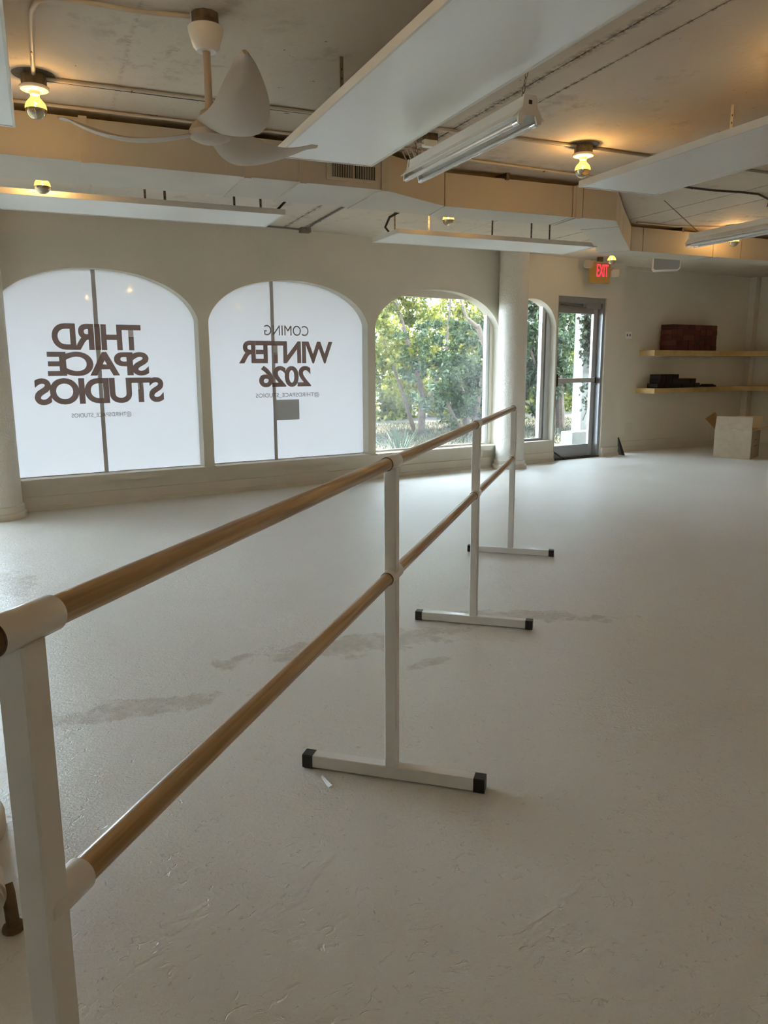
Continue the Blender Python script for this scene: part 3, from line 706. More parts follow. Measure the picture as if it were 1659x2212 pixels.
# ------------------------------------------------------------------ conduits, cables, boxes on the ceiling
def conduit(path, r, label, m=None, clips=(), cat='conduit', name='conduit'):
    o = MB().tube(path, r, 10).build(name, m or M_conduit, None, True); tag(o, label, cat)
    for c in clips:
        MB().tube([Vector(c) + Vector((0, -r * 1.3, -r * 1.1)), Vector(c) + Vector((0, r * 1.3, -r * 1.1))], 0.004, 6).build('clip', M_galv, o)
    return o
zc = H - 0.014
def bend(p, q, r_, n=6):   # quarter bend from the direction of travel at p to q with the corner between
    c, = [q]; return []
conduit([(0.09, 5.06, zc), (0.085, 4.35, zc), (0.088, 4.22, zc), (0.11, 4.12, zc), (0.16, 4.06, zc), (0.25, 4.045, zc), (0.55, 4.035, zc - .003), (0.768, 4.00, zc)], 0.0115, 'cream conduit bending from the left bulb to the fan box', None, [(0.083, 4.72, zc)])
conduit([(0.155, 5.13, zc), (0.9, 5.115, zc), (1.7, 5.10, zc), (2.6, 5.09, zc), (3.80, 5.06, zc)], 0.0105, 'straight conduit joining the two bulbs in line with the fan', None, [(0.62, 5.12, zc), (1.3, 5.11, zc), (3.1, 5.075, zc)])
conduit([(0.15, 5.16, zc), (0.8, 5.145, zc - .003), (1.7, 5.125, zc - .002), (2.6, 5.11, zc), (3.80, 5.09, zc)], 0.004, 'thin black wire beside the conduit near the fan', M_cable, cat='cable', name='cable')
conduit([(-2.5, 5.60, zc), (1.0, 5.60, zc), (2.5, 5.60, zc), (3.3, 5.72, zc), (5.0, 5.82, zc), (5.5, 5.77, zc)], 0.010, 'conduit along the front of the air duct', None, [(3.0, 5.68, zc), (4.0, 5.76, zc)])
conduit([(3.915, 5.06, zc), (4.6, 5.07, zc), (5.2, 5.08, zc), (5.83, 5.09, zc), (7.6, 4.95, zc)], 0.011, 'dark conduit leading on from the bulb past the panel end', M_dark_conduit)
conduit([(5.56, 5.77, zc), (5.62, 5.76, zc - .004), (5.9, 5.73, zc - .012), (6.2, 5.71, zc - .006), (6.45, 5.73, zc), (6.7, 5.82, zc - .01), (7.0, 6.1, zc)], 0.010, 'sagging dark cable on the ceiling beyond the hung panels', M_cable, [(5.65, 5.76, zc), (6.3, 5.71, zc)], 'cable', 'cable')
conduit([(6.41, 7.36, zc), (7.0, 7.37, zc), (7.63, 7.17, zc)], 0.010, 'short conduit from the duct corner to a bulb', None)
conduit([(7.75, 7.15, zc), (8.4, 7.0, zc), (9.4, 6.6, zc)], 0.010, 'conduit running from the bulb beyond the tube light', None)
jb = MB().box(2.955, 3.075, 9.16, 9.26, H - 0.055, H - .001).build('junction_box', M_dark_conduit); tag(jb, 'grey junction box on the ceiling above the arches', 'junction box')
conduit([(2.94, 9.215, H - .02), (2.6, 9.18, H - .018), (1.6, 9.02, H - .015), (0.2, 8.78, H - .015)], 0.010, 'grey conduit along the top of the arched wall', M_dark_conduit)
conduit([(3.02, 9.14, H - .02), (3.0, 8.8, H - .016), (2.985, 7.9, H - .016), (2.97, 6.5, H - .016)], 0.010, 'grey conduit from the junction box towards the duct', M_dark_conduit, [(3.0, 8.6, H - .016)])
conduit([(2.02, 7.1, 2.846), (2.08, 7.08, 2.90), (2.16, 7.0, 2.99), (2.25, 6.75, 3.06), (2.3, 6.45, 3.09)], 0.011, 'black cable rising from the panel at the studio name window', M_cable, cat='cable', name='cable')
conduit([(3.40, 7.6, 2.846), (3.36, 7.62, 2.90), (3.38, 7.55, 2.99), (3.48, 7.35, 3.05), (3.6, 7.1, 3.075), (3.72, 6.9, 3.08), (3.85, 6.45, 3.10)], 0.012, 'black cable arching up from the panel at the leafy window', M_cable, cat='cable', name='cable')
ob = thing('outlet_box', 'grey ceiling outlet box with bundled cords behind the tube light', 'outlet box', (2.66, 5.28, H))
MB().box(2.60, 2.72, 5.23, 5.33, H - .055, H - .001).build('box', M_galv, ob)
MB().box(2.60, 2.70, 5.20, 5.25, H - .10, H - .056).build('plug', M_panel, ob)
for k in range(4):
    MB().tube([(2.61 - .02 * k, 5.22, H - .08), (2.52 - .03 * k, 5.2, H - .10 - .02 * k), (2.50 - .02 * k, 5.05 + .03 * k, H - .25), (2.52 - .02 * k, 4.9 + .05 * k, H - .34), (2.50 - .02 * k, 4.85 + .06 * k, H - .2)], 0.005, 6).build('cord', M_conduit, ob, True)

# ------------------------------------------------------------------ exit sign, speaker, small wall things
ex = thing('exit_sign', 'yellowed exit sign with red letters and two emergency lamp heads', 'sign', WP(9.45, 8.45, H))
ed = (wd * math.cos(math.radians(-10)) + wn * math.sin(math.radians(-10))); en = Vector((-ed.y, ed.x, 0))
ec = WP(9.475, 8.47, 2.885)
MB().bbox(ec, ed * 0.175, en * 0.045, ZZ * 0.145, 0.006).build('housing', M_exit_box, ex)
MB().obox(ec + ZZ * .155, ed * 0.10, en * 0.03, ZZ * 0.012).build('top_plate', M_beam, ex)
MB().obox(ec + ZZ * .20, ed * 0.035, en * 0.03, ZZ * 0.035).build('bracket', M_galv, ex)
def sign_text():
    cu = bpy.data.curves.new('letters', 'FONT'); cu.body = 'EXIT'; cu.size = 1; cu.offset = 0.012; cu.extrude = 0.0
    o = bpy.data.objects.new('tmp', cu); col.objects.link(o); dg = bpy.context.evaluated_depsgraph_get(); dg.update()
    me = bpy.data.meshes.new_from_object(o.evaluated_get(dg)); bpy.data.objects.remove(o)
    vs = np.array([v.co[:] for v in me.vertices]); lo, hi = vs.min(0), vs.max(0)
    for v in me.vertices:
        u = (v.co.x - lo[0]) / (hi[0] - lo[0]) - 0.5; q = (v.co.y - lo[1]) / (hi[1] - lo[1]) - 0.5
        v.co = ec + ed * (0.02 + u * 0.215) - en * 0.0475 + ZZ * (0.035 + q * 0.18)
    me.materials.clear(); me.materials.append(M_exit_red)
    link(bpy.data.objects.new('letters', me), ex)
sign_text()
def head(c, aim):
    aim = Vector(aim).normalized(); sx = aim.cross(ZZ).normalized(); up = sx.cross(aim)
    h = MB().bbox(c, sx * 0.062, up * 0.058, aim * 0.03, 0.02).build('lamp_head', M_beam, ex)
    MB().bbox(Vector(c) + aim * 0.031, sx * 0.052, up * 0.048, aim * 0.003, 0.016).build('lens', M_lens, h)
head(ec + ed * 0.255 + ZZ * 0.01 - en * .05, (-0.6, -0.9, -0.25)); head(ec - ed * 0.235 + ZZ * 0.12 - en * .03, (-0.9, -0.3, 0.1))
MB().tube([ec + ed * .16 + ZZ * .10, ec + ed * .20 + ZZ * .10, ec + ed * .255 + ZZ * .06 - en * .04], 0.009, 8).build('swivel', M_beam, ex)
MB().tube([ec - ed * .10 + ZZ * .16, ec - ed * .17 + ZZ * .17, ec - ed * .23 + ZZ * .16 - en * .02], 0.009, 8).build('swivel', M_beam, ex)

sp = thing('wall_speaker', 'white wedge loudspeaker with grey grille hung behind the duct', 'speaker', (9.0, 9.3, H))
sxv = Vector((0.80, -0.60, 0)); sfv = Vector((-0.60, -0.80, 0)); s0 = Vector((8.71, 9.305, 2.945))
MB().bbox(s0 + ZZ * 0.06 - sfv * .06, sxv * 0.20, (ZZ * 0.115), sfv * 0.07, 0.03).build('cabinet', M_panel, sp)
MB().bbox(s0 + ZZ * 0.06 + sfv * .012, sxv * 0.185, (ZZ * 0.10), sfv * 0.006, 0.025).build('grille', M_grey, sp)
MB().obox(s0 + ZZ * 0.155 - sfv * .06, sxv * .03, sfv * .03, ZZ * .028).build('bracket', M_panel, sp)

op = thing('outlet_plate', 'white double outlet plate high on the alcove wall', 'outlet', AP(0.03, 0, 1.98))
m = MB(); abox(m, 0.02, 0.17, 0, 0.008, 1.945, 2.06); m.build('plate', M_panel, op)
for u in (0.06, 0.125):
    m = MB(); abox(m, u - .014, u + .014, 0.008, 0.011, 1.985, 2.02); m.build('socket', M_galv, op)
m = MB(); abox(m, 0.13, 0.30, 0, 0.012, 0.30, 0.50); tag(m.build('access_plate', M_trim), 'painted blank plate low on the alcove wall', 'wall plate')
m = MB(); p = [WP(10.43, 8.66, 0.006), WP(10.47, 8.62, 0.006), WP(10.53, 8.72, 0.006), WP(10.46, 8.76, 0.006)]; q = [WP(10.42, 8.735, 0.30), WP(10.43, 8.73, 0.30), WP(10.435, 8.745, 0.30), WP(10.42, 8.75, 0.30)]
tag(m.hexa(p + q).build('floor_wedge', M_black), 'tall thin black wedge leaning at the wall end by the door', 'wedge')

# ------------------------------------------------------------------ shelves and what stands on them
def RP(t_, v_):            # right wall frame: along it from the corner, out into the room
    p = RC + RD * t_ - ad * v_; return Vector((p.x, p.y, 0))
def shelf(z0, th, prof, u0, u1, label):
    n = 44; us = [u0 + (u1 - u0) * i / n for i in range(n + 1)]
    pts = [AP(u, prof(u)) for u in us]
    a_, c_, b_ = pts[-1], AP(AU - 0.34, 0.34), RP(0.75, 0.34)
    pts += [a_ * (1 - k) ** 2 + c_ * 2 * k * (1 - k) + b_ * k ** 2 for k in (0.2, 0.4, 0.6, 0.8, 1.0)]
    pts += [RP(t_, 0.32 + 0.03 * math.cos(t_ * 2)) for t_ in (1.0, 1.3, 1.6, 1.9, 2.2)] + [RP(2.2, 0.0), AP(AU, 0.0), AP(u0, 0.0)]
    o = MB().prism([(p.x, p.y) for p in pts], z0, z0 + th).build('wall_shelf', M_pine)
    return tag(o, label, 'shelf', 'pine shelves in the alcove')
shelf(1.655, 0.095, lambda u: 0.30 + 0.03 * math.sin(u * 1.6), 0.40, AU - .75, 'upper pine shelf carrying the red foam blocks')
def prof2(u): return 0.34 + 0.10 * math.cos((u - 0.75) * 2.3) - 0.02 * u
shelf(1.02, 0.085, prof2, 0.36, AU - .75, 'wavy lower pine shelf carrying the black blocks')
def block_mesh(name, m, lx, ly, lz):
    b = MB().bbox((0, 0, lz / 2), (lx / 2, 0, 0), (0, 0, -lz / 2), (0, ly / 2, 0), 0.009)
    me = bpy.data.meshes.new(name); me.from_pydata(b.v, [], b.f); me.materials.append(m); return me
reds = [mat('maroon_foam_%d' % i, c, 0.8) for i, c in enumerate(((0.085, 0.018, 0.018), (0.13, 0.034, 0.026), (0.06, 0.014, 0.016), (0.10, 0.022, 0.02)))]
rmesh = [block_mesh('foam_block', r, 0.1490, 0.228, 0.088) for r in reds]
azi = math.atan2(ad.y, ad.x)
ROWS = ('bottom', 'second', 'middle', 'fourth', 'top'); NTH = ('first', 'second', 'third', 'fourth', 'fifth', 'sixth', 'seventh', 'eighth')
for row in range(5):
    for k in range(8):
        o = bpy.data.objects.new('foam_block', rnd.choice(rmesh)); col.objects.link(o)
        p = AP(0.93 + k * 0.1535 + rnd.uniform(-.002, .002), 0.155 + rnd.uniform(-.006, .006), 1.7505 + row * 0.0885)
        o.location = p; o.rotation_euler = (0, 0, azi + rnd.uniform(-.006, .006))
        tag(o, 'maroon foam yoga block on the upper shelf, %s row, %s from the door end' % (ROWS[row], NTH[k]), 'yoga block', 'maroon foam blocks on the upper shelf')
M_blackfoam = mat('black_foam', (0.016, 0.012, 0.013), 0.85)
bm_ = block_mesh('foam_block', M_blackfoam, 0.150, 0.228, 0.078)
for row, (n, off) in enumerate(((7, 0.0), (6, 0.06), (3, 0.06))):
    for k in range(n):
        o = bpy.data.objects.new('foam_block', bm_); col.objects.link(o)
        o.location = AP(0.62 + off + k * 0.158, 0.19 + rnd.uniform(-.01, .01), 1.1055 + row * 0.0785); o.rotation_euler = (0, 0, azi + rnd.uniform(-.014, .014))
        tag(o, 'black foam yoga block on the lower shelf, %s row, %s from the door end' % (('bottom', 'middle', 'top')[row], NTH[k]), 'yoga block', 'black foam blocks on the lower shelf')
st = thing('strap_roll', 'small flat black bundle with a pink edge on the lower shelf', 'bundle', AP(1.98, 0.2, 1.105))
m = MB(); abox(m, 1.88, 2.13, 0.10, 0.28, 1.1055, 1.14); abox(m, 1.93, 2.10, 0.12, 0.26, 1.14, 1.155); m.build('bundle', M_blackfoam, st)
m = MB(); abox(m, 2.131, 2.18, 0.12, 0.26, 1.1055, 1.13); m.build('edge', mat('dull_pink', (0.30, 0.06, 0.10), 0.7), st)

# ------------------------------------------------------------------ cardboard box
b0 = Vector((10.03, 9.391, 0)); b1 = Vector((10.304, 8.904, 0)); bx = (b1 - b0).normalized(); by = Vector((-bx.y, bx.x, 0)); W_, D_, HB = 0.56, 0.62, 0.46
bxo = thing('cardboard_box', 'open cardboard shipping box on the floor below the shelves', 'box', b0 + bx * .28 + by * .3)
def BP(u, v, z): return b0 + bx * u + by * v + ZZ * z
def bquad(name, pts, m, th=0.004):
    a, b, c, d = pts; n = (b - a).cross(d - a).normalized() * th
    return MB().hexa([a, b, c, d, a + n, b + n, c + n, d + n]).build(name, m, bxo)
fp = bquad('front_side', [BP(0, 0, 0.003), BP(W_, 0, 0.003), BP(W_, 0, HB), BP(0, 0, HB)], M_card)
bquad('back_side', [BP(W_, D_, 0.003), BP(0, D_, 0.003), BP(0, D_, HB), BP(W_, D_, HB)], M_card_in)
bquad('left_side', [BP(0, D_, 0.003), BP(0, 0.004, 0.003), BP(0, 0.004, HB), BP(0, D_, HB)], M_card)
bquad('right_side', [BP(W_, 0.004, 0.003), BP(W_, D_, 0.003), BP(W_, D_, HB), BP(W_, 0.004, HB)], M_card)
bquad('bottom', [BP(0, 0, 0.002), BP(W_, 0, 0.002), BP(W_, D_, 0.002), BP(0, D_, 0.002)], M_card)
bquad('flap', [BP(0, 0, HB), BP(W_, 0, HB), BP(W_ - .02, 0.10, HB + .21), BP(-.01, 0.10, HB + .21)], M_card)
bquad('flap', [BP(0, D_, HB), BP(0, 0, HB), BP(-.17, 0.02, HB + .17), BP(-.17, D_, HB + .25)], M_card_in)
bquad('flap', [BP(W_, 0, HB), BP(W_, D_, HB), BP(W_ + .20, D_, HB + .06), BP(W_ + .22, 0.06, HB + .05)], M_card_in)
bquad('flap', [BP(W_, D_, HB), BP(0, D_, HB), BP(0, D_ + .12, HB + .19), BP(W_, D_ + .12, HB + .19)], M_card_in)
tp = MB()
tp.obox(BP(W_ * .53, -.0015, HB - .05), bx * .035, by * .001, ZZ * .06); tp.obox(BP(W_ * .49, -.0015, .09), bx * .022, by * .001, ZZ * .09)
tp.obox(BP(0.012, -.0015, HB / 2), bx * .012, by * .001, ZZ * HB * .49); tp.obox(BP(W_ - .012, -.0015, HB / 2), bx * .012, by * .001, ZZ * HB * .49)
tp.build('packing_tape', M_tape, bxo)
ik = MB()
for r_ in range(7):
    z = HB - .10 - r_ * .033; u = .085; endu = (.30, .34, .40, .26, .24, .26, .25)[r_]
    while u < endu:
        l = rnd.uniform(.018, .05); ik.obox(BP(u + l / 2, -.0012, z), bx * (l / 2), by * .0006, ZZ * .0055); u += l + .008
for z in (.155, .115, .075): ik.obox(BP(.235, -.0012, z), bx * .155, by * .0006, ZZ * .0016)
for u in (.08, .185, .29, .39): ik.obox(BP(u, -.0012, .115), bx * .0015, by * .0006, ZZ * .04)
for u in (.13, .235, .34): ik.obox(BP(u, -.0012, .137), bx * .035, by * .0006, ZZ * .005); ik.obox(BP(u, -.0012, .095), bx * .035, by * .0006, ZZ * .006)
ik.build('printed_text', M_ink, fp)
sk = MB()
for z, a, b in ((.30, .25, .38), (.20, .22, .44)): sk.obox(BP(W_ + .0052, (a + b) / 2, z), by * ((b - a) / 2), bx * .0006, ZZ * .008)
sk.build('printed_text', M_ink, bxo)

# ------------------------------------------------------------------ pipe stub by the near column
dp = thing('drain_pipe', 'dirty white drain fitting with a capped end near the column foot', 'pipe', (-0.235, 2.1, 0))
pc = Vector((-0.24, 2.05, 0.115))
MB().tube([(-0.27, 2.30, 0.13), (-0.255, 2.12, 0.118)], 0.050, 24).build('pipe', M_pvc, dp, True)
MB().tube([(-0.262, 2.16, 0.121), (-0.252, 2.07, 0.116)], 0.060, 24).build('coupling', M_pvc, dp, True)
cp = MB().tube([(-0.2525, 2.075, 0.116), (-0.250, 2.045, 0.115)], [0.053, 0.053], 24).build('cap', M_pvc, dp, True)
MB().obox((-0.2495, 2.037, 0.1148), (0.02, 0, 0.012), (0, 0.008, 0), (-0.012, 0, 0.02)).build('plug', M_pvc, cp)
MB().tube([(-0.185, 2.085, 0.005), (-0.190, 2.095, 0.10), (-0.195, 2.11, 0.12)], 0.017, 14).build('stub', M_rust, dp, True)
MB().lathe([(0.03, 0.001), (0.028, 0.012), (0.02, 0.018)], (-0.185, 2.085, 0), 12).build('collar', M_rust, dp)
# clear plastic shard by the second stand's foot, its glint painted in as white
cs = MB().hexa([Vector((0.838, 2.492, 0.001)), Vector((0.832, 2.490, 0.001)), Vector((0.830, 2.402, 0.001)), Vector((0.843, 2.400, 0.001)), Vector((0.838, 2.492, 0.004)), Vector((0.832, 2.490, 0.004)), Vector((0.830, 2.402, 0.006)), Vector((0.843, 2.400, 0.012))]).build('plastic_strip', M_glint)
tag(cs, 'small shiny plastic strip on the floor beside a barre foot', 'scrap')

# ------------------------------------------------------------------ outside
ground_z = -0.10
def leaf_mat(name, c1, c2, trans=0.45):
    m = bpy.data.materials.new(name); m.use_nodes = True; nt = m.node_tree; nt.nodes.clear(); N = nt.nodes.new; L = nt.links.new
    g = N('ShaderNodeNewGeometry'); r = N('ShaderNodeMix'); r.data_type = 'RGBA'
    r.inputs[6].default_value = (*c1, 1); r.inputs[7].default_value = (*c2, 1); L(g.outputs['Random Per Island'], r.inputs[0])
    d = N('ShaderNodeBsdfPrincipled'); d.inputs['Roughness'].default_value = 0.4; L(r.outputs[2], d.inputs['Base Color'])
    t = N('ShaderNodeBsdfTranslucent'); L(r.outputs[2], t.inputs[0])
    a = N('ShaderNodeMixShader'); a.inputs[0].default_value = trans; L(d.outputs[0], a.inputs[1]); L(t.outputs[0], a.inputs[2])
    o = N('ShaderNodeOutputMaterial'); L(a.outputs[0], o.inputs[0]); return m
M_leaf = leaf_mat('laurel_leaf', (0.07, 0.11, 0.02), (0.30, 0.29, 0.05), 0.5)
M_leaf_dark = leaf_mat('dark_leaf', (0.035, 0.065, 0.03), (0.10, 0.145, 0.06), 0.4)
M_ivy = leaf_mat('ivy_leaf', (0.02, 0.03, 0.018), (0.07, 0.085, 0.04), 0.25)
M_blade = leaf_mat('grass_blade', (0.035, 0.04, 0.018), (0.09, 0.09, 0.045), 0.3)
M_yucca = leaf_mat('yucca_leaf', (0.028, 0.05, 0.036), (0.085, 0.125, 0.09), 0.2)
M_bark = mat('grey_bark', (0.16, 0.12, 0.09), 0.9, noise=0.4, scale=14, bump=0.8, bscale=22)
M_lawn = mat('dry_lawn', (0.055, 0.05, 0.032), 0.95, noise=0.55, scale=3.5, bump=0.7, bscale=30, dark=(0.035, 0.026, 0.018))
M_stucco = mat('white_stucco', (0.36, 0.385, 0.38), 0.85, noise=0.25, scale=2.2, bump=0.4, bscale=30)
M_paving = mat('pale_pavement', (0.30, 0.29, 0.27), 0.9, noise=0.1, scale=2)
nr = np.random.default_rng(11)
def leaves(name, pts, size, m, parent, droop=0.0, aspect=0.45):
    n = len(pts); P_ = np.asarray(pts, float)
    d = nr.normal(size=(n, 3)); d[:, 2] -= droop; d /= np.linalg.norm(d, axis=1)[:, None]
    q = nr.normal(size=(n, 3)); b = np.cross(d, q); b /= np.linalg.norm(b, axis=1)[:, None]
    up = np.cross(d, b)
    l = (size * nr.uniform(0.7, 1.3, n))[:, None]
    mid = P_ + d * l * 0.5
    V = np.empty((n, 4, 3)); V[:, 0] = P_; V[:, 1] = mid + b * l * aspect * .5 + up * l * 0.08; V[:, 2] = P_ + d * l; V[:, 3] = mid - b * l * aspect * .5 + up * l * 0.08
    me = bpy.data.meshes.new(name); me.vertices.add(n * 4); me.vertices.foreach_set('co', V.ravel())
    me.loops.add(n * 6); me.polygons.add(n * 2)
    base = (np.arange(n) * 4)[:, None]
    me.loops.foreach_set('vertex_index', (base + np.array([0, 1, 2, 0, 2, 3])).ravel().astype(np.int32))
    me.polygons.foreach_set('loop_start', np.arange(0, n * 6, 3, dtype=np.int32)); me.polygons.foreach_set('loop_total', np.full(n * 2, 3, dtype=np.int32))
    me.update(calc_edges=True); me.validate(); me.materials.append(m)
    o = bpy.data.objects.new(name, me); o['kind'] = 'stuff'; return link(o, parent)
def blob(n, clusters):      # clusters of leaves: (centre, radii, weight)
    ws = np.array([c[2] for c in clusters], float); ws /= ws.sum(); out = []
    for (c, r, _), k in zip(clusters, (ws * n).astype(int)):
        sub = nr.normal(size=(max(4, k // 40), 3)); sub /= np.linalg.norm(sub, axis=1)[:, None]; sub *= nr.uniform(0.35, 1.0, (len(sub), 1)) ** 0.5
        q = sub[nr.integers(0, len(sub), k)] + nr.normal(size=(k, 3)) * 0.10
        out.append(np.array(c) + q * np.array(r))
    return np.concatenate(out)
gr = MB().prism([tuple(WP(-30, N0 + T)[:2]), tuple(WP(70, N0 + T)[:2]), tuple(WP(70, 27)[:2]), tuple(WP(-30, 27)[:2])], ground_z - 0.3, ground_z).build('ground', M_lawn)
struct(gr, 'patchy dry lawn outside the arched windows', 'lawn')
pv = MB().prism([tuple(WP(-40, 27)[:2]), tuple(WP(90, 27)[:2]), tuple(WP(90, 80)[:2]), tuple(WP(-40, 80)[:2])], ground_z - 0.3, ground_z - 0.02).build('pavement', M_paving)
struct(pv, 'pale pavement beyond the lawn', 'pavement')
ev = MB().wbox(-7.2, 13, N0 + T, N0 + T + 1.5, H - 0.05, H + 0.15).build('added_eave', M_trim); struct(ev, 'added unseen overhang shading the arched windows', 'added_eave')  # overhang added out of view to keep sun off and darken the film
kb = MB().wbox(-6, 10.4, N0 + T + .35, N0 + T + .5, ground_z, 0.10).build('kerb', M_paving); struct(kb, 'low planting kerb outside the arches', 'kerb')

def tree(name, label, base, trunk, clusters, nleaf, size, m, group):
    t = thing(name, label, 'tree', base, group)
    for path, r0, r1 in trunk:
        pp = [Vector(p) for p in path]; k = len(pp)
        MB().tube(pp, [r0 + (r1 - r0) * i / (k - 1) for i in range(k)], 9).build('trunk' if r0 > 0.07 else 'branch', M_bark, t, True)
    leaves('foliage', blob(nleaf, clusters), size, m, t)
    return t
def V3(s, n, z): return tuple(WP(s, n, z))
G_ = 'garden trees outside'
def crown(s0, s1, n0, n1, zlo, zhi, k, r):     # many overlapping leaf clusters filling a crown
    out = []
    for _ in range(k):
        u = nr.uniform(-1, 1); z = nr.uniform(0, 1)
        sc_ = (s0 + s1) / 2 + (s1 - s0) / 2 * u
        out.append((V3(sc_, nr.uniform(n0, n1), zlo + (zhi - zlo) * z * (1 - 0.25 * u * u)), tuple(nr.uniform(0.7, 1.2) * r * np.array((1, 1, .8))), 1))
    return out
tree('laurel_tree', 'sunlit yellow green laurel tree behind the clear window', V3(11.0, 15.5, ground_z),
     [([V3(11.2, 15.5, ground_z), V3(11.25, 15.5, .8), V3(10.9, 15.6, 2.0), V3(10.5, 15.8, 3.4)], 0.10, 0.04), ([V3(11.3, 15.4, .5), V3(11.8, 15.3, 1.8), V3(12.0, 15.4, 3.2)], 0.06, 0.02), ([V3(11.0, 15.5, ground_z), V3(10.5, 15.3, .9), V3(10.0, 15.4, 2.2)], 0.06, 0.02)],
     crown(8.6, 14.6, 15.2, 16.8, 0.5, 5.2, 80, 0.7), 46000, 0.125, M_leaf, G_)
tree('dark_shrub', 'dense shaded shrub behind the clear window', V3(11.6, 14.2, ground_z),
     [([V3(11.6, 14.2, ground_z), V3(11.5, 14.2, .7), V3(11.3, 14.3, 1.6)], 0.09, 0.04), ([V3(11.75, 14.2, ground_z), V3(11.95, 14.2, .8), V3(12.2, 14.3, 1.8)], 0.08, 0.03), ([V3(11.4, 14.1, ground_z), V3(10.9, 14.1, .7), V3(10.6, 14.2, 1.3)], 0.05, 0.02)],
     crown(10.2, 12.9, 13.9, 14.8, 0.55, 2.5, 26, 0.42) + crown(11.2, 12.9, 13.9, 14.6, 0.2, 1.2, 8, 0.35), 17000, 0.095, M_leaf_dark, G_)
tree('crape_tree', 'bare grey trunk forking beside the column', V3(11.15, 13.0, ground_z),
     [([V3(11.2, 13.0, ground_z), V3(11.18, 13.0, 1.0), V3(11.1, 13.0, 1.9), V3(10.85, 13.0, 2.35)], 0.10, 0.06), ([V3(11.12, 13.0, 1.85), V3(11.25, 13.0, 2.4), V3(11.2, 13.1, 3.6)], 0.06, 0.03), ([V3(10.87, 13.0, 2.3), V3(10.55, 13.0, 2.5), V3(10.3, 13.05, 3.2)], 0.05, 0.02)],
     [(V3(11.2, 13.3, 3.4), (0.8, 0.6, 0.6), 1), (V3(11.7, 13.4, 2.9), (0.4, 0.4, 0.7), 0.6)], 2200, 0.085, M_leaf_dark, G_)
tree('evergreen_tree', 'dark leafy tree seen through the narrow window and door', V3(14.3, 14.3, ground_z),
     [([V3(14.9, 14.4, ground_z), V3(14.8, 14.4, 1.0), V3(14.5, 14.4, 2.2), V3(14.2, 14.4, 3.4)], 0.13, 0.05), ([V3(14.0, 14.2, ground_z), V3(13.6, 14.1, .5), V3(13.0, 14.0, .75)], 0.05, 0.02), ([V3(14.2, 14.2, ground_z), V3(13.9, 14.1, 1.0), V3(13.5, 14.2, 2.0)], 0.07, 0.03)],
     crown(12.9, 15.6, 14.0, 15.0, 0.8, 4.2, 26, 0.5) + [(V3(13.6, 14.5, 2.7), (0.8, 0.7, 0.9), 3), (V3(14.6, 14.6, 2.6), (0.8, 0.7, 1.0), 3), (V3(13.7, 14.4, 1.5), (0.7, 0.6, 0.6), 2), (V3(14.8, 14.5, 1.3), (0.6, 0.6, 0.6), 1.6), (V3(13.2, 14.3, 3.5), (0.8, 0.7, 0.8), 1.8), (V3(14.9, 14.6, 3.6), (0.9, 0.7, 0.8), 2)],
     22000, 0.12, M_leaf_dark, G_)
for (s, n, z, rx, rz, lab) in ((11.6, 20, 1.6, 1.8, 1.9, 'round bush at the back of the lawn, first from the winter 2026 side'), (14.2, 20.4, 1.7, 1.9, 2.0, 'round bush at the back of the lawn, second from the winter 2026 side'), (16.9, 20, 1.7, 1.9, 2.1, 'round bush at the back of the lawn behind the column'), (19.6, 20.3, 1.8, 1.9, 2.2, 'round bush at the back of the lawn seen past the narrow window'), (22.4, 20, 1.8, 1.9, 2.3, 'round bush at the back of the lawn seen through the door')):
    tree('bush', lab, V3(s, n, ground_z), [([V3(s, n, ground_z), V3(s + .1, n, z * .6), V3(s, n, z)], 0.08, 0.03)],
         [(V3(s + rx * a, n, z + rz * b), (rx * .6, 0.9, rz * .6), 1) for a, b in ((-.4, -.2), (.4, -.2), (0, .3), (-.1, -.45), (.5, .3), (-.6, .2), (0, -.75), (-.5, -.7), (.5, -.7))], 8000, 0.20, M_leaf, 'bushes at the back of the lawn')
# spiky plant just outside the clear window
yk = thing('yucca_plant', 'spiky grey green yucca clump just outside the clear window', 'plant', V3(7.05, 10.35, ground_z))
yb = np.array(V3(7.05, 10.35, ground_z + 0.05))
for k in range(90):
    a = rnd.uniform(0, 2 * math.pi); el = math.radians(rnd.uniform(8, 80)); L_ = rnd.uniform(0.55, 0.85)
    d = Vector((math.cos(a) * math.cos(el), math.sin(a) * math.cos(el), math.sin(el))); sd_ = d.cross(ZZ).normalized()
    rows = []
    for i in range(5):
        u = i / 4; p = Vector(yb) + d * L_ * u - ZZ * (0.16 * u * u * math.cos(el)); wdt = 0.015 * (1 - u) ** 0.6 + 0.001
        rows.append([p - sd_ * wdt, p - ZZ * 0.004, p + sd_ * wdt])
    MB().sheet(rows).build('leaf', M_yucca, yk)
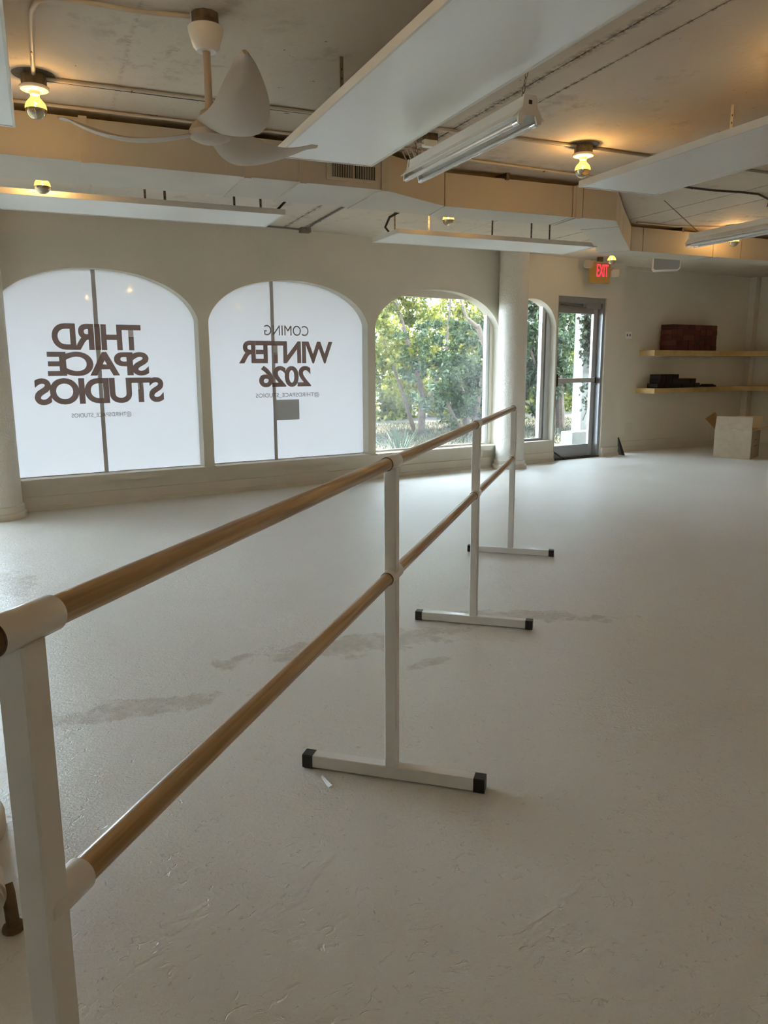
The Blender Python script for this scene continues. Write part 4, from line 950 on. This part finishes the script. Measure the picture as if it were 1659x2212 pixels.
# white garden wall with ivy beyond the door
gw = MB()
wp = [WP(11.95, 11.0), WP(16, 11.0), WP(16, 11.25), WP(11.95, 11.25)]
gw.prism([(p.x, p.y) for p in wp], ground_z, 4.2)
o = gw.build('garden_wall', M_stucco); tag(o, 'white stucco garden wall overgrown with ivy beyond the door', 'wall')
pl = MB().wbox(11.25, 11.94, 10.55, 10.85, ground_z, 0.22).build('plinth', M_stucco); tag(pl, 'low white block at the foot of the ivy wall', 'block')
iv = thing('ivy', 'dark ivy climbing over the white garden wall', 'plant', V3(12.2, 10.98, ground_z))
ip = []
while len(ip) < 8000:
    s = nr.uniform(11.75, 13.6); z = nr.uniform(0.6, 4.2)
    body = min(1.0, max(0.0, (z - 1.45 + 0.25 * math.sin(s * 9)) / 0.75))
    strand = 0.30 * math.exp(-abs(s - 12.02 - 0.08 * math.sin(z * 5)) * 14) if z < 1.7 else 0.0
    if nr.uniform() < max(body ** 1.4, strand): ip.append(V3(s, 10.98 - nr.uniform(0, 0.16) - (0.1 if z > 2.4 else 0) * nr.uniform(), z))
leaves('foliage', ip, 0.10, M_ivy, iv, 0.6, 0.75)
for k in range(9):
    s = 12.0 + 0.17 * k; z = 0.4 + .1 * k; path = [V3(s + 0.12 * math.sin(i * 1.7 + k) + 0.10 * i, 10.985, z + i * 0.42) for i in range(7)]
    MB().tube(path, 0.008, 5).build('stem', M_bark, iv, True)
# grass
n = 26000
s = nr.uniform(7.0, 18, n); nn = nr.uniform(9.5, 18, n)
keep = ~((s > 11.1) & (nn > 10.4) & (nn < 11.4)); s = s[keep]; nn = nn[keep]; n = len(s)
gp = np.array([wd.x * s + wn.x * nn, wd.y * s + wn.y * nn, np.full(n, ground_z)]).T
d = nr.normal(size=(n, 3)) * [0.4, 0.4, 0.1]; d[:, 2] = 1; d /= np.linalg.norm(d, axis=1)[:, None]
b = np.cross(d, nr.normal(size=(n, 3))); b /= np.linalg.norm(b, axis=1)[:, None]
l = nr.uniform(0.04, 0.10, n)[:, None]; V = np.empty((n, 3, 3)); V[:, 0] = gp - b * 0.008; V[:, 1] = gp + b * 0.008; V[:, 2] = gp + d * l
me = bpy.data.meshes.new('grass'); me.vertices.add(n * 3); me.vertices.foreach_set('co', V.ravel()); me.loops.add(n * 3); me.polygons.add(n)
me.loops.foreach_set('vertex_index', np.arange(n * 3, dtype=np.int32)); me.polygons.foreach_set('loop_start', np.arange(0, n * 3, 3, dtype=np.int32)); me.polygons.foreach_set('loop_total', np.full(n, 3, dtype=np.int32))
me.update(calc_edges=True); me.materials.append(M_blade)
go = bpy.data.objects.new('grass', me); col.objects.link(go); go['kind'] = 'stuff'; tag(go, 'thin dry grass on the lawn outside', 'grass')
